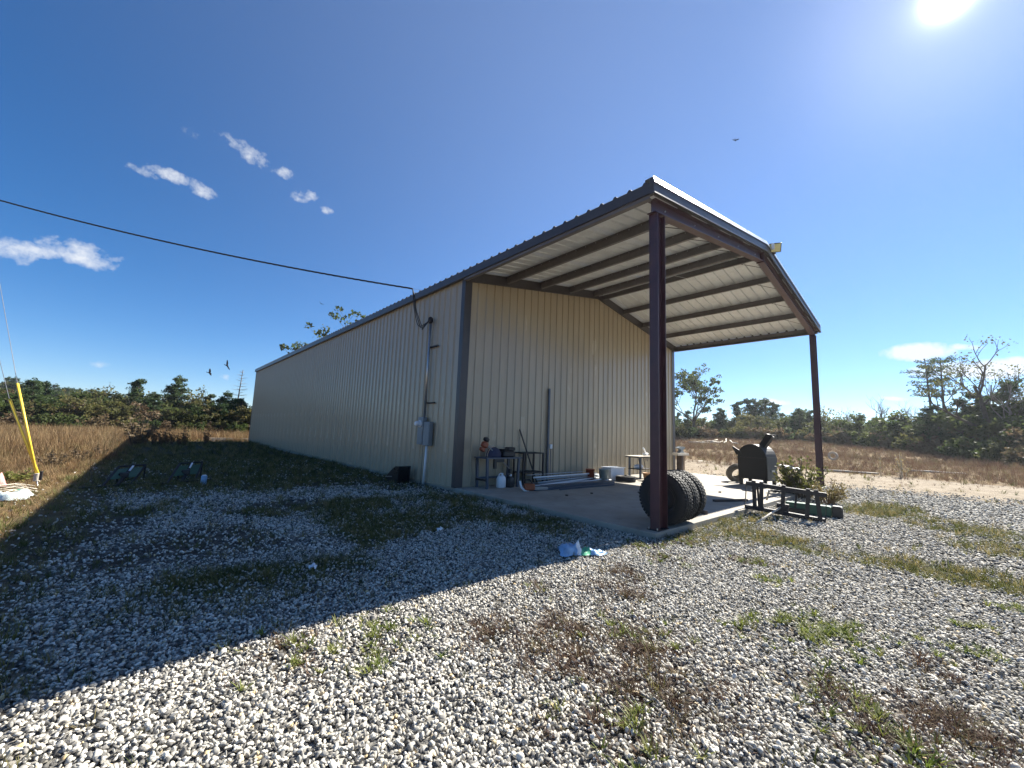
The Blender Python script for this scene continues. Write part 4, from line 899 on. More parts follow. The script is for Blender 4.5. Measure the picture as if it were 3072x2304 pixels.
# birds
def bird(px, py, dist, span, bank, yaw_, label):
    p = CAM + ray(px, py) * dist
    b_ = thing('bird', label, 'bird', tuple(p)); b_.rotation_euler = (rad(bank), rad(10), rad(yaw_))
    MB().lathe([(0, -.36), (.05, -.3), (.09, -.1), (.10, .08), (.05, .26), (0, .33)], 10, RY(math.pi / 2)).build('body', M_BIRD, b_, True)
    for s in (-1, 1):
        h = span / 2
        MB().add([(.12, s * .06, .03), (.17, s * h * .45, .15), (.05, s * h, .26), (-.12, s * h * .92, .24), (-.15, s * h * .45, .13), (-.14, s * .06, .02),
                  (.12, s * .06, .01), (.17, s * h * .45, .13), (.05, s * h, .25), (-.12, s * h * .92, .23), (-.15, s * h * .45, .11), (-.14, s * .06, .0)],
                 [(0, 1, 4, 5), (1, 2, 3, 4), (11, 10, 7, 6), (10, 9, 8, 7), (0, 6, 7, 1), (1, 7, 8, 2), (3, 9, 10, 4), (4, 10, 11, 5)]).build('wing', M_BIRD, b_)
    MB().prism([(-.30, -.04), (-.52, -.10), (-.52, .10), (-.30, .04)], T(0, 0, 0), .015).build('tail', M_BIRD, b_)
    return b_
bird(681, 1097, 75, 1.8, 62, 40, 'larger dark soaring bird above the bare tree')
bird(629, 1119, 85, 1.7, 50, 20, 'smaller dark soaring bird over the left tree line')
bird(963, 911, 120, 1.5, 30, 60, 'distant dark bird just above the eave and power cable')
bird(2206, 421, 120, 1.5, 20, 10, 'distant dark bird high over the porch roof')
# ------------------------------------------------------------------ scatter helper (uncountable ground cover)
def scatter(name, pts, scl, rot, protos, mat, seed=1):
    pc = bpy.data.collections.new(name + '_pieces')
    for i, m_ in enumerate(protos):
        if not m_.materials: m_.materials.append(mat)
        pc.objects.link(bpy.data.objects.new('%s_piece_%02d' % (name, i), m_))
    n = len(pts); me = bpy.data.meshes.new(name); me.vertices.add(n); me.vertices.foreach_set('co', np.asarray(pts, np.float32).reshape(-1))
    a = me.attributes.new('scl', 'FLOAT_VECTOR', 'POINT'); a.data.foreach_set('vector', np.asarray(scl, np.float32).reshape(-1))
    a = me.attributes.new('rot', 'FLOAT_VECTOR', 'POINT'); a.data.foreach_set('vector', np.asarray(rot, np.float32).reshape(-1))
    a = me.attributes.new('pick', 'INT', 'POINT'); a.data.foreach_set('value', np.random.default_rng(seed).integers(0, len(protos), n).astype(np.int32))
    me.update()
    ng = bpy.data.node_groups.new(name, 'GeometryNodeTree')
    ng.interface.new_socket('Geometry', in_out='INPUT', socket_type='NodeSocketGeometry'); ng.interface.new_socket('Geometry', in_out='OUTPUT', socket_type='NodeSocketGeometry')
    N, K = ng.nodes, ng.links
    gi, go = N.new('NodeGroupInput'), N.new('NodeGroupOutput'); ip = N.new('GeometryNodeInstanceOnPoints'); ci = N.new('GeometryNodeCollectionInfo')
    ci.inputs['Collection'].default_value = pc; ci.inputs['Separate Children'].default_value = True; ci.inputs['Reset Children'].default_value = True
    def na(nm, ty):
        t = N.new('GeometryNodeInputNamedAttribute'); t.data_type = ty; t.inputs['Name'].default_value = nm
        return [o for o in t.outputs if o.enabled and o.name == 'Attribute'][0]
    K.new(gi.outputs[0], ip.inputs['Points']); K.new(ci.outputs[0], ip.inputs['Instance']); ip.inputs['Pick Instance'].default_value = True
    K.new(na('pick', 'INT'), ip.inputs['Instance Index']); K.new(na('rot', 'FLOAT_VECTOR'), ip.inputs['Rotation']); K.new(na('scl', 'FLOAT_VECTOR'), ip.inputs['Scale'])
    K.new(ip.outputs[0], go.inputs[0])
    o = bpy.data.objects.new(name, me); COL.objects.link(o); md = o.modifiers.new('scatter', 'NODES'); md.node_group = ng
    return o
def in_view(x, y, margin=14):
    ang = np.degrees(np.arctan2(x - CAM.x, y - CAM.y)) - math.degrees(YAW)
    ang = (ang + 180) % 360 - 180
    return np.abs(ang) < 53 + margin
def outside_slab(x, y): return ~((x > -.06) & (x < W + .06) & (y > -5.70) & (y < L + .1))
def ring_points(r0, r1, dens):
    n = int(dens * math.pi * (r1 ** 2 - r0 ** 2)); r = np.sqrt(RNG.uniform(r0 * r0, r1 * r1, n)); t = RNG.uniform(0, 2 * math.pi, n)
    x, y = CAM.x + r * np.sin(t), CAM.y + r * np.cos(t); k = in_view(x, y) & outside_slab(x, y)
    return x[k], y[k]
# ---- gravel stones
def stone(seed):
    import bmesh
    bm = bmesh.new(); bmesh.ops.create_icosphere(bm, subdivisions=2, radius=0.5); r = random.Random(seed)
    ax = [Vector((r.gauss(0, 1), r.gauss(0, 1), r.gauss(0, 1))).normalized() for _ in range(6)]; am = [r.uniform(.24, .46) for _ in ax]
    sx, sy, sz = 1.0, r.uniform(.66, .9), r.uniform(.42, .64)
    for v in bm.verts:
        d_ = v.co.normalized()
        for a, c in zip(ax, am):                       # broken flat faces
            k = v.co.dot(a)
            if k > c: v.co -= a * (k - c) * .85
        v.co = Vector((v.co.x * sx, v.co.y * sy, v.co.z * sz)) * (1 + r.uniform(-.04, .04))
    me = bpy.data.meshes.new('stone'); bm.to_mesh(me); bm.free()
    me.polygons.foreach_set('use_smooth', [seed % 2 == 0] * len(me.polygons)); return me
M_STONE = randmat('river_gravel', [(0.0, (.045, .043, .041)), (0.16, (.13, .124, .114)), (0.32, (.27, .256, .228)), (0.55, (.43, .408, .355)), (0.80, (.56, .53, .465)), (0.93, (.66, .63, .565)), (1.0, (.48, .36, .19))], 0.75, 0.22, 3.0)
stones = [stone(s) for s in range(10)]
gx_, gy_, gs_ = [], [], []
for r0, r1, dens, s0, s1 in ((1.2, 3.5, 3000, .018, .046), (3.5, 6, 2500, .018, .044), (6, 9, 1250, .024, .050), (9, 13, 560, .032, .064), (13, 22, 160, .045, .09)):
    x, y = ring_points(r0, r1, dens)
    g_, d_, f_, gr_, wd_ = masks(x, y)
    pr = g_ * (1 - .86 * np.clip(gr_, 0, 1)) * (1 - .55 * wd_)
    pr = np.maximum(pr, .12 * (1 - f_) * (x < 16)); pr = np.maximum(pr, .10 * (y < 8) * (x < 0) * (x > -7))
    k = RNG.uniform(0, 1, len(x)) < pr; x, y = x[k], y[k]
    gx_.append(x); gy_.append(y); gs_.append(s0 + (s1 - s0) * RNG.beta(1.6, 2.6, len(x)) + (RNG.uniform(0, 1, len(x)) < .025) * .02)
x, y, s = np.concatenate(gx_), np.concatenate(gy_), np.concatenate(gs_)
z = height(x, y) + RNG.uniform(0.0, .022, len(x))
rot = np.stack([RNG.normal(0, .6, len(x)), RNG.normal(0, .6, len(x)), RNG.uniform(0, 6.283, len(x))], -1)
gv = scatter('gravel', np.stack([x, y, z], -1), np.repeat(s[:, None], 3, 1), rot, stones, M_STONE, 3)
tag(gv, 'loose pale grey and white river gravel covering the yard', 'gravel', kind='stuff')
# ---- grass tufts
def tuft(seed, n, h, spread, w, lean=.35, curl=.5):
    r = random.Random(seed); mb = MB()
    for i in range(n):
        a = r.uniform(0, 6.283); q_ = r.uniform(0, spread); bx, by = q_ * math.cos(a), q_ * math.sin(a)
        hh = h * r.uniform(.5, 1.0); a2 = a + r.uniform(-.8, .8); ln = lean * r.uniform(.2, 1.0); ww = w * r.uniform(.7, 1.2)
        px, py = -math.sin(a2) * ww, math.cos(a2) * ww; pts = []
        for t in (0, .45, .8, 1.0):
            o_ = ln * hh * (t + curl * t * t) ; pts.append((bx + math.cos(a2) * o_, by + math.sin(a2) * o_, hh * (t - .18 * curl * t * t)))
        vs_ = []
        for j, p in enumerate(pts[:3]): k = (1, .8, .5)[j]; vs_ += [(p[0] - px * k, p[1] - py * k, p[2]), (p[0] + px * k, p[1] + py * k, p[2])]
        vs_.append(pts[3]); mb.add(vs_, [(0, 1, 3, 2), (2, 3, 5, 4), (4, 5, 6)])
    return mb.mesh('tuft')
M_GRASS = randmat('yard_grass', [(0, (.05, .065, .018)), (.35, (.115, .125, .032)), (.65, (.20, .175, .06)), (1, (.30, .235, .11))], .7, .2, 2.0, .35)
M_GREENWEED = randmat('green_weed', [(0, (.10, .14, .025)), (.5, (.17, .20, .04)), (1, (.22, .23, .07))], .6, .2, 2.0, .4)
M_REDWEED = randmat('red_brown_weed', [(0, (.06, .035, .024)), (.5, (.10, .055, .035)), (.8, (.15, .095, .05)), (1, (.11, .11, .04))], .8, .25, 2.0, .25)
M_DRY = randmat('dry_field_grass', [(0, (.12, .068, .034)), (.3, (.19, .115, .055)), (.6, (.25, .165, .082)), (.85, (.30, .22, .12)), (1, (.15, .125, .05))], .8, .2, 1.0, .35)
M_BROWN = randmat('brown_field_grass', [(0, (.095, .058, .042)), (.4, (.15, .092, .062)), (.75, (.205, .14, .09)), (1, (.15, .14, .065))], .85, .2, 1.0, .3)
def place(n, xy, prob, s0, s1):
    x, y = xy; k = RNG.uniform(0, 1, len(x)) < prob; x, y = x[k], y[k]; m_ = len(x)
    s = RNG.uniform(s0, s1, m_); return np.stack([x, y, height(x, y) - .005], -1), np.stack([s, s, s * RNG.uniform(.75, 1.2, m_)], -1), np.stack([RNG.normal(0, .08, m_), RNG.normal(0, .08, m_), RNG.uniform(0, 6.283, m_)], -1)
P_, S_, R_ = [], [], []
for r0, r1, dens, s0, s1 in ((2.5, 8, 260, .5, 1.1), (8, 14, 130, .7, 1.5), (14, 24, 50, 1.0, 2.0), (24, 42, 12, 1.6, 3.0)):
    xy = ring_points(r0, r1, dens); g_, d_, f_, gr_, wd_ = masks(*xy)
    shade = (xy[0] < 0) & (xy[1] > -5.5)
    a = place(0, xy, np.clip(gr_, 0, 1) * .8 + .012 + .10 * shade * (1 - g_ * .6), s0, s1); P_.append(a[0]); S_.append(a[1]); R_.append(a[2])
tag(scatter('yard_grass', np.concatenate(P_), np.concatenate(S_), np.concatenate(R_), [tuft(s, 16, .11, .05, .0028, .6, .6) for s in range(6)], M_GRASS, 5), 'short patchy green and straw grass growing through gravel', 'grass', kind='stuff')
for nm, kinds, mat, pr, lab in (('green_weeds', (0, 2), M_GREENWEED, [tuft(40 + s, 13, .07, .02, .0042, .9, .9) for s in range(5)], 'low bright green weed tufts growing in the gravel'), ('brown_weeds', (1, 2), M_REDWEED, [tuft(60 + s, 12, .062, .05, .0022, 1.3, .5) for s in range(5)], 'withered reddish brown weeds matted in the gravel')):
    P_, S_, R_ = [], [], []
    for wx, wy, wr, k in WEEDS:
        if k not in kinds: continue
        n = int((80 if nm == 'green_weeds' else 170) * (wr / .3) ** 2 * (.5 if k == 2 else 1)); q_ = wr * np.sqrt(RNG.uniform(0, 1, n)) * RNG.uniform(.4, 1.7, n); t = RNG.uniform(0, 6.283, n)
        cl = vnoise(wx * 3 + q_ * np.cos(t) * 9, wy * 3 + q_ * np.sin(t) * 9, 4) > (.45 if nm == 'green_weeds' else .5)
        x, y = (wx + q_ * np.cos(t))[cl], (wy + q_ * np.sin(t))[cl]
        a = place(0, (x, y), np.ones(len(x)), .55, 1.25); P_.append(a[0] + [0, 0, .012]); S_.append(a[1]); R_.append(a[2])
    tag(scatter(nm, np.concatenate(P_), np.concatenate(S_), np.concatenate(R_), pr, mat, 6), lab, 'weeds', kind='stuff')
# dry field on the left and behind, brown field on the right
def rect_points(x0, x1, y0, y1, n): return RNG.uniform(x0, x1, n), RNG.uniform(y0, y1, n)
P_, S_, R_ = [], [], []
for x0, x1, y0, y1, n, s0, s1 in ((-22, -6.6, -4, 14, 9000, .35, .75), (-22, 0, 4, 16, 9000, .3, .7), (-26, -6.5, 12, 40, 12000, .6, 1.2), (-8, 2, 16, 33, 3000, .2, .55), (-34, 16, 31, 54, 11000, .7, 1.35)):
    x, y = rect_points(x0, x1, y0, y1, n); k = in_view(x, y) & outside_slab(x, y); x, y = x[k], y[k]; f_ = masks(x, y)[2]
    near = sstep(14, 24, np.hypot(x - CAM.x, y - CAM.y)); sc = .45 + .55 * near
    lit = np.where((x > -7.2) & (y > 3) & (y < 30), .5, 1.0)
    a = place(0, (x, y), f_ * (.35 + .65 * fbm(x * .3, y * .3, 9) * 1.4), s0, s1)
    ax_, ay_ = a[0][:, 0], a[0][:, 1]; dd_ = np.hypot(ax_ - CAM.x, ay_ - CAM.y)
    hh_ = .30 + .70 * sstep(13, 26, dd_); yard = sstep(-7.6, -6.9, ax_) * (1 - sstep(26, 32, ay_)); hh_ = hh_ * (1 - .72 * yard)
    S2 = a[1].copy(); S2[:, 2] *= hh_; S2[:, :2] *= (.7 + .3 * hh_)[:, None]; kp = RNG.uniform(0, 1, len(hh_)) > .45 * yard
    P_.append(a[0][kp]); S_.append(S2[kp]); R_.append(a[2][kp])
tag(scatter('dry_grass', np.concatenate(P_), np.concatenate(S_), np.concatenate(R_), [tuft(80 + s, 18, .85, .22, .007, .35, .5) for s in range(7)], M_DRY, 7), 'tall tan dry grass filling the left field', 'grass', kind='stuff')
P_, S_, R_ = [], [], []
for x0, x1, y0, y1, n, s0, s1 in ((13, 26, -26, 8, 6000, .12, .32), (22, 45, -40, 26, 16000, .35, .75), (40, 92, -60, 50, 22000, .6, 1.2)):
    x, y = rect_points(x0, x1, y0, y1, n); k = in_view(x, y); x, y = x[k], y[k]; g_, d_, f_, gr_, wd_ = masks(x, y)
    a = place(0, (x, y), np.clip(f_ + d_ * .12, 0, 1) * (.3 + .9 * fbm(x * .15, y * .15, 14)), s0, s1); P_.append(a[0]); S_.append(a[1]); R_.append(a[2])
tag(scatter('brown_grass', np.concatenate(P_), np.concatenate(S_), np.concatenate(R_), [tuft(100 + s, 18, .62, .24, .008, .4, .5) for s in range(6)], M_BROWN, 8), 'brown withered grass covering the right field', 'grass', kind='stuff')

# ------------------------------------------------------------------ trees
def cards(centres, radii, n_each, size, rs, flat=.0, aspect=1.0, droop=0.0):
    C_ = np.repeat(np.asarray(centres, float), n_each, 0); Rr = np.repeat(np.asarray(radii, float), n_each)
    n = len(C_); d_ = rs.normal(0, 1, (n, 3)); d_ /= np.linalg.norm(d_, axis=1)[:, None]
    C_ = C_ + d_ * (Rr * rs.uniform(.25, 1.0, n) ** .6)[:, None] * np.array([1, 1, 1 - flat])
    a = rs.normal(0, 1, (n, 3)); a /= np.linalg.norm(a, axis=1)[:, None]; b = rs.normal(0, 1, (n, 3)); b -= a * (a * b).sum(1)[:, None]; b /= np.linalg.norm(b, axis=1)[:, None]
    s = size * rs.uniform(.6, 1.3, n)[:, None]
    V = np.stack([C_ - a * s * .5, C_ + b * s * aspect * .5, C_ + a * s * .5, C_ - b * s * aspect * .5], 1).reshape(-1, 3)
    return V
def cards_mesh(name, V, mat):
    n = len(V) // 4; me = bpy.data.meshes.new(name); me.vertices.add(n * 4); me.vertices.foreach_set('co', V.astype(np.float32).reshape(-1))
    me.loops.add(n * 4); me.loops.foreach_set('vertex_index', np.arange(n * 4, dtype=np.int32)); me.polygons.add(n); me.polygons.foreach_set('loop_start', np.arange(n, dtype=np.int32) * 4); me.update(calc_edges=True)
    me.materials.append(mat); return me
def limbs(mb, p, d_, ln, r, depth, rs, tips, spread=.6, up=.15, split=3, seg=3):
    pts = [p]; q_ = p.copy(); dd = d_.copy()
    for i in range(seg):
        dd = (dd + Vector((rs.normal(0, .13), rs.normal(0, .13), rs.normal(0, .08) + up * .3))).normalized(); q_ = q_ + dd * (ln / seg); pts.append(q_.copy())
    mb.tube(pts, r, 5 if depth < 2 else 7, r * .55, cap=False)
    if depth == 0: tips.append((q_.copy(), ln)); return
    for k in range(split):
        a = rs.uniform(0, 6.283); s_ = Vector((math.cos(a), math.sin(a), rs.uniform(-.2, .5))) * spread; t = rs.uniform(.45, 1.0); i = min(seg - 1, int(t * seg))
        limbs(mb, pts[i].lerp(pts[i + 1], t * seg - i if t < 1 else 1), (dd + s_).normalized(), ln * rs.uniform(.55, .8), r * .5, depth - 1, rs, tips, spread, up, split, seg)
    tips.append((q_.copy(), ln * .8))
def broadleaf(seed, h, trunk_h, spread, leafmat_, n_each=26, leaf=.22, depth=3, r0=.16, rad_k=.5, split=3, up=.25, bark=M_BARK):
    rs = np.random.default_rng(seed); mb = MB(); tips = []
    pts = [Vector((0, 0, -.2)), Vector((rs.normal(0, .05), rs.normal(0, .05), trunk_h * .5)), Vector((rs.normal(0, .12), rs.normal(0, .12), trunk_h))]
    mb.tube(pts, r0, 9, r0 * .8, cap=False)
    nb = 4
    for k in range(nb):
        a = 6.283 * (k + rs.uniform(-.3, .3)) / nb; limbs(mb, pts[-1].lerp(pts[1], rs.uniform(0, .5)), Vector((math.cos(a) * spread, math.sin(a) * spread, rs.uniform(.5, 1.0))).normalized(), (h - trunk_h) * rs.uniform(.36, .5), r0 * .5, depth - 1, rs, tips, .75, up, split)
    limbs(mb, pts[-1], Vector((0, 0, 1)), (h - trunk_h) * .5, r0 * .6, depth - 1, rs, tips, .7, up, split)
    tk = mb.mesh('trunk', True); tk.materials.append(bark)
    if n_each == 0: return tk, None
    V = cards([t[0] for t in tips], [max(.28, t[1] * rad_k) for t in tips], n_each, leaf, rs, .25)
    return tk, cards_mesh('crown', V, leafmat_)
def pine(seed, h, crown0, width, leafmat_, leaf=.30, whorls=15, r0=.12, umbrella=False, n_each=12):
    rs = np.random.default_rng(seed); mb = MB(); lean = rs.normal(0, .02, 2)
    tip = Vector((lean[0] * h, lean[1] * h, h)); mb.tube([Vector((0, 0, -.2)), tip * .5 + Vector((rs.normal(0, .06), rs.normal(0, .06), 0)), tip], r0, 8, r0 * .25, cap=False)
    cs_, rd_ = [], []
    for w in range(whorls):
        t = crown0 + (1 - crown0) * (w + rs.uniform(-.2, .2)) / whorls; z = h * min(t, .99); k = (1 - (t - crown0) / (1 - crown0))
        wd = width * ((.25 + .75 * k ** .8) if not umbrella else (.55 + .45 * math.sin(math.pi * (.2 + .6 * (1 - k)))))
        for b in range(rs.integers(3, 6)):
            a = rs.uniform(0, 6.283); l_ = wd * rs.uniform(.55, 1.05); e = Vector((math.cos(a) * l_, math.sin(a) * l_, l_ * rs.uniform(.05, .42))); base = Vector((lean[0] * z, lean[1] * z, z))
            mb.tube([base, base + e * .55 + Vector((0, 0, -.03)), base + e], r0 * .22, 4, r0 * .07, cap=False)
            for q_ in (.45, .68, .88, 1.0): cs_.append(base + e * q_ + Vector((rs.normal(0, .08), rs.normal(0, .08), rs.normal(.03, .06)))); rd_.append(.16 + .22 * l_ / max(.5, width) * (1.25 if umbrella else 1.0))
    cs_.append(tip); rd_.append(.2)
    tk = mb.mesh('trunk', True); tk.materials.append(M_BARK)
    return tk, cards_mesh('crown', cards(cs_, rd_, n_each, leaf, rs, .3, .28), leafmat_)
def shrub(seed, h, w, leafmat_, n=34, n_each=26, leaf=.16, bark=M_BARK):
    rs = np.random.default_rng(seed); mb = MB(); cs_, rd_ = [], []
    for k in range(n):
        a = rs.uniform(0, 6.283); q_ = w * .5 * math.sqrt(rs.uniform(0, 1)); zt = h * rs.uniform(.35, 1.0) * (1 - .35 * (q_ / (w * .5)) ** 2); e = Vector((q_ * math.cos(a), q_ * math.sin(a), zt))
        mb.tube([Vector((e.x * .2, e.y * .2, -.1)), Vector((e.x * .55, e.y * .55, zt * .55)), e], .022 * h / 2, 4, .006, cap=False)
        for u in (.55, .8, 1.0): cs_.append(Vector((e.x * u, e.y * u, zt * (u * .95)))); rd_.append(rs.uniform(.10, .20) * w * .6)
    tk = mb.mesh('stems', True); tk.materials.append(bark)
    return tk, cards_mesh('foliage', cards(cs_, rd_, n_each, leaf, rs, .2), leafmat_)
L_GREEN = leafmat('leaf_green', [(.026, .044, .016), (.05, .076, .022), (.085, .105, .032), (.13, .125, .045)], .55)
L_OLIVE = leafmat('leaf_olive', [(.042, .05, .018), (.08, .088, .026), (.13, .12, .042), (.18, .135, .055)], .55)
L_BROWN = leafmat('leaf_brown', [(.07, .05, .032), (.12, .08, .045), (.165, .12, .065), (.13, .135, .055)], .4)
L_PINE = leafmat('leaf_pine', [(.024, .045, .02), (.045, .075, .028), (.07, .105, .036)], .5)
L_YELLOW = leafmat('leaf_yellow_green', [(.08, .10, .025), (.14, .155, .035), (.22, .20, .06)])
protos = {}
protos['pine'] = [pine(s, 5.2, .10, 1.35, L_PINE) for s in (1, 2, 3)]
protos['umbrella'] = [pine(s, 12.0, .60, 2.2, L_PINE, .34, 8, .20, True, 10) for s in (11, 12)]
protos['green'] = [broadleaf(s, 4.6, .8, .8, L_GREEN, 30, .21) for s in (21, 22, 23)]
protos['olive'] = [broadleaf(s, 4.2, .7, .85, L_OLIVE, 26, .20) for s in (31, 32, 33)]
protos['brown'] = [broadleaf(s, 3.8, .6, .85, L_BROWN, 12, .19) for s in (41, 42)]
protos['sparse'] = [broadleaf(s, 5.0, 1.0, .5, L_OLIVE, 4, .2) for s in (45, 46)]
protos['oak'] = [broadleaf(51, 14.0, 3.4, .75, L_GREEN, 20, .34, 4, .28, .34, 3, .2)]
protos['bigbare'] = [broadleaf(52, 11.0, 3.0, .8, L_OLIVE, 9, .15, 4, .30, .45, 3, .25)]
protos['bare'] = [broadleaf(s, 6.5, 2.2, .35, None, 0, depth=4, r0=.13, bark=M_GREYBARK, up=.35) for s in (61, 62)]
protos['thicket'] = [shrub(s, 1.9, 2.6, m_, 30, 24, .17) for s, m_ in ((71, L_OLIVE), (72, L_BROWN), (73, L_GREEN), (74, L_BROWN))]
_bc = pine(65, 7.2, .22, 1.35, L_PINE, .3, 17, .11)[0].copy(); _bc.materials.clear(); _bc.materials.append(M_GREYBARK); protos['barecone'] = [(_bc, None)]
TREEN = dict(barecone='bare_tree', pine='pine_tree', umbrella='tall_pine_tree', green='leafy_tree', olive='leafy_tree', brown='autumn_tree', sparse='thin_tree', oak='oak_tree', bigbare='oak_tree', bare='bare_tree', thicket='shrub')
LBL = {('pine', 'L'): 'young dark pine in the tree line behind the dry left field', ('green', 'L'): 'bushy dark green tree in the tree line behind the dry field', ('olive', 'L'): 'olive green tree in the tree line behind the dry field',
       ('brown', 'L'): 'brownish autumn tree in the tree line behind the dry field', ('sparse', 'L'): 'thin half-bare tree poking above the left tree line', ('thicket', 'L'): 'low shrub at the foot of the left tree line',
       ('pine', 'R'): 'young dark pine in the tree line beyond the right field', ('green', 'R'): 'bushy dark green tree in the line beyond the brown right field', ('olive', 'R'): 'olive green tree in the line beyond the brown right field',
       ('brown', 'R'): 'brownish autumn tree in the line beyond the right field', ('sparse', 'R'): 'thin half-bare tree in the line beyond the right field', ('thicket', 'R'): 'low shrub at the edge of the brown right field', ('bare', 'R'): 'leafless grey tree poking above the right tree line',
       ('umbrella', 'R'): 'tall flat-topped pine above the right tree line'}
tr_rng = random.Random(5)
def tree(kind, px, dist, hscale, side, label=None, var=None, wide=1.0):
    pr = protos[kind]; i = tr_rng.randrange(len(pr)) if var is None else var; tk, cr = pr[i]
    x, y = bearing(px, dist); z = float(height(x, y))
    group = None
    if label is None:
        label = LBL[(kind, side)]
        if kind == 'thicket': label = label.replace('low shrub', ('low olive shrub', 'low brown shrub', 'low dark green shrub', 'low russet shrub')[i])
        elif kind in ('pine', 'green', 'olive', 'brown'): label = label.replace('in the ', 'in the back of the ' if dist > (59 if side == 'L' else 91 if px < 2520 else 79) else 'in the front of the ', 1)
        group = label.split(' in the ')[0].split(' at the ')[0].split(' poking')[0] + ('s on the left' if side == 'L' else 's on the right')
    t = thing(TREEN[kind], label, 'shrub' if kind == 'thicket' else 'tree', (x, y, z), tr_rng.uniform(0, 6.283), group); t.scale = (hscale * wide, hscale * wide, hscale)
    obj('stems' if kind == 'thicket' else 'trunk', tk, None, t)
    if cr is not None: obj('foliage' if kind == 'thicket' else 'crown', cr, None, t)
    return t
U = tr_rng.uniform
# left tree line: bands at increasing distance
for px in range(-60, 800, 26):
    k = tr_rng.choice(['green', 'olive', 'olive', 'brown', 'green', 'pine']); tree(k, px + U(-9, 9), U(53, 57), U(.62, .85), 'L', wide=1.15)
for px in range(-50, 800, 44):
    k = tr_rng.choice(['green', 'pine', 'olive', 'brown', 'green']); tree(k, px + U(-14, 14), U(60, 66), U(.85, 1.1), 'L', wide=1.1)
for px in range(-60, 800, 30):
    tree('thicket', px + U(-10, 10), U(50, 53), U(.7, 1.05), 'L')
for px, k, s in ((400, 'pine', 1.15), (520, 'pine', 1.30), (505, 'pine', 1.1), (570, 'sparse', 1.25), (580, 'sparse', 1.1), (300, 'sparse', 1.1), (445, 'sparse', 1.05), (340, 'sparse', 1.0), (620, 'pine', .95), (672, 'pine', 1.05), (690, 'green', 1.1), (720, 'pine', .9)):
    tree(k, px, 62, s, 'L')
tree('barecone', 705, 66, 1.22, 'L', 'leafless grey tree standing beside the far end of the building', 0)
# trees behind the roof
tree('oak', 1003, 62, 1.24, 'L', 'half-leafy oak top showing above the long roof', 0)
tree('umbrella', 900, 66, 1.14, 'L', 'pine crown showing over the roof eave beside the oak top', 0)
# right tree line
tree('oak', 2082, 82, .98, 'R', 'tall spreading oak with open crown beside the building corner', 0)
for px in range(1990, 2560, 26):
    k = tr_rng.choice(['pine', 'pine', 'green', 'olive', 'brown', 'olive']); tree(k, px + U(-8, 8), U(86, 94), U(.9, 1.2), 'R', wide=1.15)
for px in range(2000, 2560, 24): tree('thicket', px + U(-8, 8), U(76, 82), U(1.0, 1.5), 'R')
for px, s in ((2215, 1.45), (2250, 1.6), (2272, 1.6), (2300, 1.65), (2325, 1.5), (2165, 1.2), (2345, 1.05)): tree('pine', px, U(92, 98), s, 'R', wide=1.1)
for px, s in ((2400, 1.35), (2420, 1.3), (2385, 1.1)): tree('green', px, 92, s, 'R')
tree('sparse', 2480, 90, 1.45, 'R'); tree('sparse', 2545, 88, 1.1, 'R')
for px in range(2520, 3200, 28):
    k = tr_rng.choice(['pine', 'green', 'olive', 'green', 'brown']); dd = 86 - (px - 2520) * .042; tree(k, px + U(-9, 9), dd + U(-2, 3), U(.66, .92) * (1 + (px - 2520) * .0006), 'R', wide=1.25)
for px in range(2520, 3200, 22): tree('thicket', px + U(-8, 8), 76 - (px - 2520) * .038 + U(-2, 2), U(.85, 1.35), 'R')
for px, s in ((2595, 1.2), (2700, 1.1), (2740, 1.0), (2725, 1.2), (2790, 1.1), (2830, 1.15), (2860, 1.1), (2900, 1.25), (2950, 1.4), (3000, 1.5), (3050, 1.55), (3090, 1.6)): tree(tr_rng.choice(['green', 'pine', 'green']), px, 80 - (px - 2520) * .03, s, 'R', wide=1.15)
tree('umbrella', 2808, 74, 1.0, 'R', var=0); tree('umbrella', 2838, 75, 1.02, 'R', var=1)
tree('bigbare', 2975, 64, 1.10, 'R', 'large nearly bare oak rising above the right tree line', 0, 1.15)
tree('bare', 2652, 84, 1.25, 'R', var=0); tree('bare', 2750, 84, 1.15, 'R', var=1); tree('bare', 2562, 88, 1.0, 'R', var=1); tree('bare', 3068, 62, 1.35, 'R', var=0)
# wooded rise far behind on the left
wx, wy, wz = [], [], []
wood_pts = []
for k in range(900):
    px = U(-250, 760); ds = U(180, 320); x, y = bearing(px, ds); wood_pts.append((x, y, float(height(x, y)) + (7.5 * max(0, 1 - (px + 250) / 900)) * (ds / 250)))
wp = np.array(wood_pts); sc_w = np.array([U(1.0, 1.7) for _ in wood_pts])
crown_only = [protos['green'][0][1], protos['green'][1][1], protos['pine'][0][1], protos['olive'][1][1]]
tag(scatter('distant_wood', wp, np.repeat(sc_w[:, None], 3, 1), np.stack([np.zeros(900), np.zeros(900), RNG.uniform(0, 6.28, 900)], -1), crown_only, L_GREEN, 9), 'hazy wooded rise far behind the left tree line', 'woods', kind='stuff')
wood2 = []
for k in range(500):
    px = U(1980, 3250); ds = U(115, 190); x, y = bearing(px, ds); wood2.append((x, y, float(height(x, y)) - .4))
tag(scatter('background_wood', np.array(wood2), np.repeat(np.array([U(.9, 1.35) for _ in wood2])[:, None], 3, 1), np.stack([np.zeros(500), np.zeros(500), RNG.uniform(0, 6.28, 500)], -1), crown_only, L_GREEN, 10), 'dense wood filling the gaps behind the right tree line', 'woods', kind='stuff')
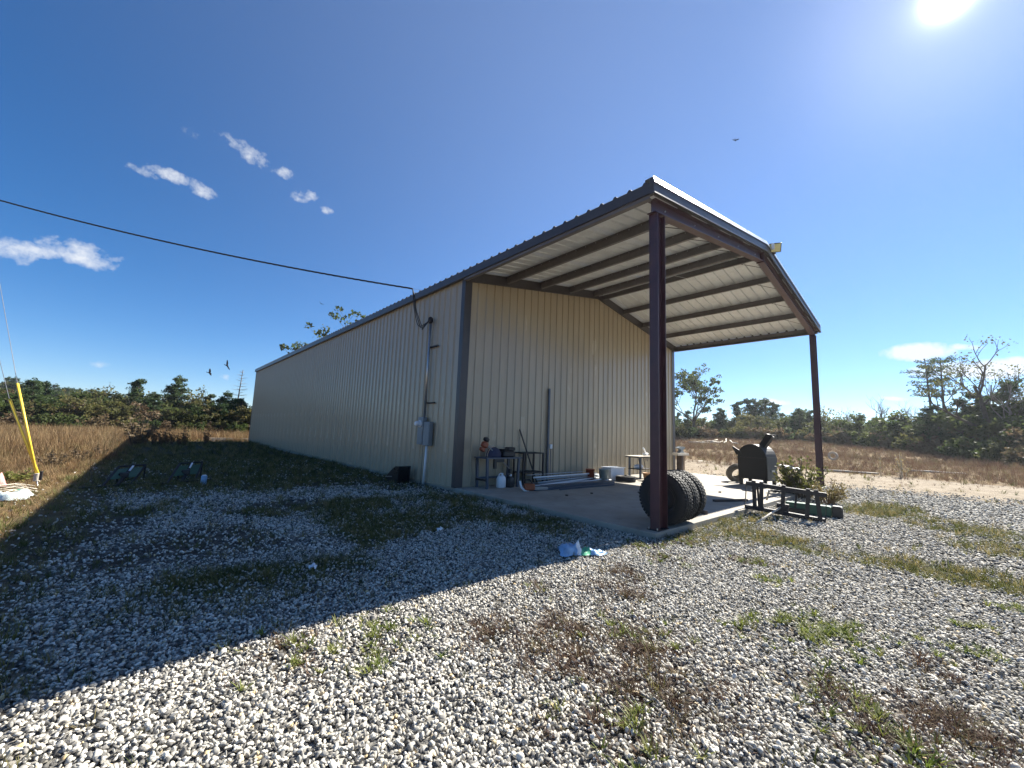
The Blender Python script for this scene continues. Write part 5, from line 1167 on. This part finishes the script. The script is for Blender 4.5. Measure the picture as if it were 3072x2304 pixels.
# ------------------------------------------------------------------ near shrubs and weeds
def bush(name, label, loc, tk, cr, s=1.0, cat='bush', sc=(1, 1, 1)):
    t = thing(name, label, cat, loc, 0.4); t.scale = (s * sc[0], s * sc[1], s * sc[2]); obj('stems', tk, None, t); obj('foliage', cr, None, t); return t
tk, cr = shrub(201, 1.15, 1.35, L_OLIVE, 54, 6, .07, M_BARK); p = on_z(2415, 1497, -.1)
bush('leafy_bush', 'tangled leafy bush growing at the foot of the right porch post', (p.x + .2, p.y + .1, -.1), tk, cr, 1.12)
tk, cr = shrub(204, 1.0, .8, L_YELLOW, 22, 9, .06, M_BARK)
bush('leafy_bush', 'yellow-green vine leaves climbing behind the loader frame', (p.x + .9, p.y + .55, -.1), tk, cr, 1.15)
tk, cr = shrub(202, .75, .95, leafmat('leaf_straw', [(.12, .10, .04), (.2, .16, .06), (.28, .22, .1)]), 44, 8, .045, M_WOOD); p = on_z(2482, 1512, -.1)
bush('dry_weed', 'yellowish dry weed clump right of the leafy bush', (p.x, p.y, -.1), tk, cr, 1.0, 'weed')
tk, cr = shrub(203, .5, .7, L_YELLOW, 26, 8, .05, M_WOOD); p = on_z(30, 1450, -.1)
bush('green_weed', 'fresh green weed clump beside the guy anchor', (p.x, p.y, -.1), tk, cr, 1.1, 'weed', (1.3, 1, .7))
tk, cr = shrub(205, .8, .5, leafmat('leaf_pale', [(.25, .2, .1), (.35, .28, .15)]), 14, 3, .05, M_PALEWOOD)
x, y = bearing(2700, 30); bush('pale_sapling', 'pale dry sapling standing in the brown right field', (x, y, float(height(x, y))), tk, cr, 1.9, 'sapling', (.8, .8, 1))
x, y = bearing(2638, 30); bush('thin_weed', 'thin dark weed stalk standing in the brown right field', (x, y, float(height(x, y))), tk, cr, 1.5, 'weed', (.35, .35, 1.1))
# tall weeds by the far shadow edge of the building
tk, cr = shrub(206, 1.3, .8, L_BROWN, 20, 6, .09, M_BARK)
for k, px in enumerate((420, 445, 470, 492, 508, 525, 545, 562, 625)):
    x, y = bearing(px, 33 + (k % 3)); w_ = bush('tall_weed', 'bushy dark weed at the tip of the building shadow' if k == 0 else 'dark tall weed at the edge of the building shadow', (x, y, float(height(x, y))), tk, cr, (1.5 if k == 0 else U(.7, 1.0)), 'weed', (1.6 if k == 0 else .6, .8, 1)); 
    if k: w_['group'] = 'tall weeds at the shadow edge'
tk, cr = shrub(207, .7, 1.0, L_BROWN, 20, 5, .07, M_BARK)
for k, (px, py) in enumerate(((165, 1405), (235, 1390), (300, 1378))):
    p = on_z(px, py, -.1); w_ = bush('brown_weed', 'dark leafy weed in the dry grass beside the building shadow', (p.x, p.y, -.1), tk, cr, .8, 'weed'); w_['group'] = 'leafy weeds in the dry grass'
# tufts along slab edge

# thin autumn haze over the whole place
hz_ = MB().box(-3050, 3050, -3050, 3050, float(Z.min()) - 1.0, 26.0).build('haze', None)
hm_ = bpy.data.materials.new('haze_air'); hm_.use_nodes = True; hn = hm_.node_tree.nodes; hn.clear()
ho = hn.new('ShaderNodeOutputMaterial'); hv_ = hn.new('ShaderNodeVolumePrincipled'); hv_.inputs['Color'].default_value = (.86, .93, 1, 1); hv_.inputs['Density'].default_value = 0.0003; hv_.inputs['Anisotropy'].default_value = 0.45
hm_.node_tree.links.new(hv_.outputs[0], ho.inputs['Volume']); hz_.data.materials.append(hm_)
tag(hz_, 'thin pale haze in the air', 'haze', kind='stuff')
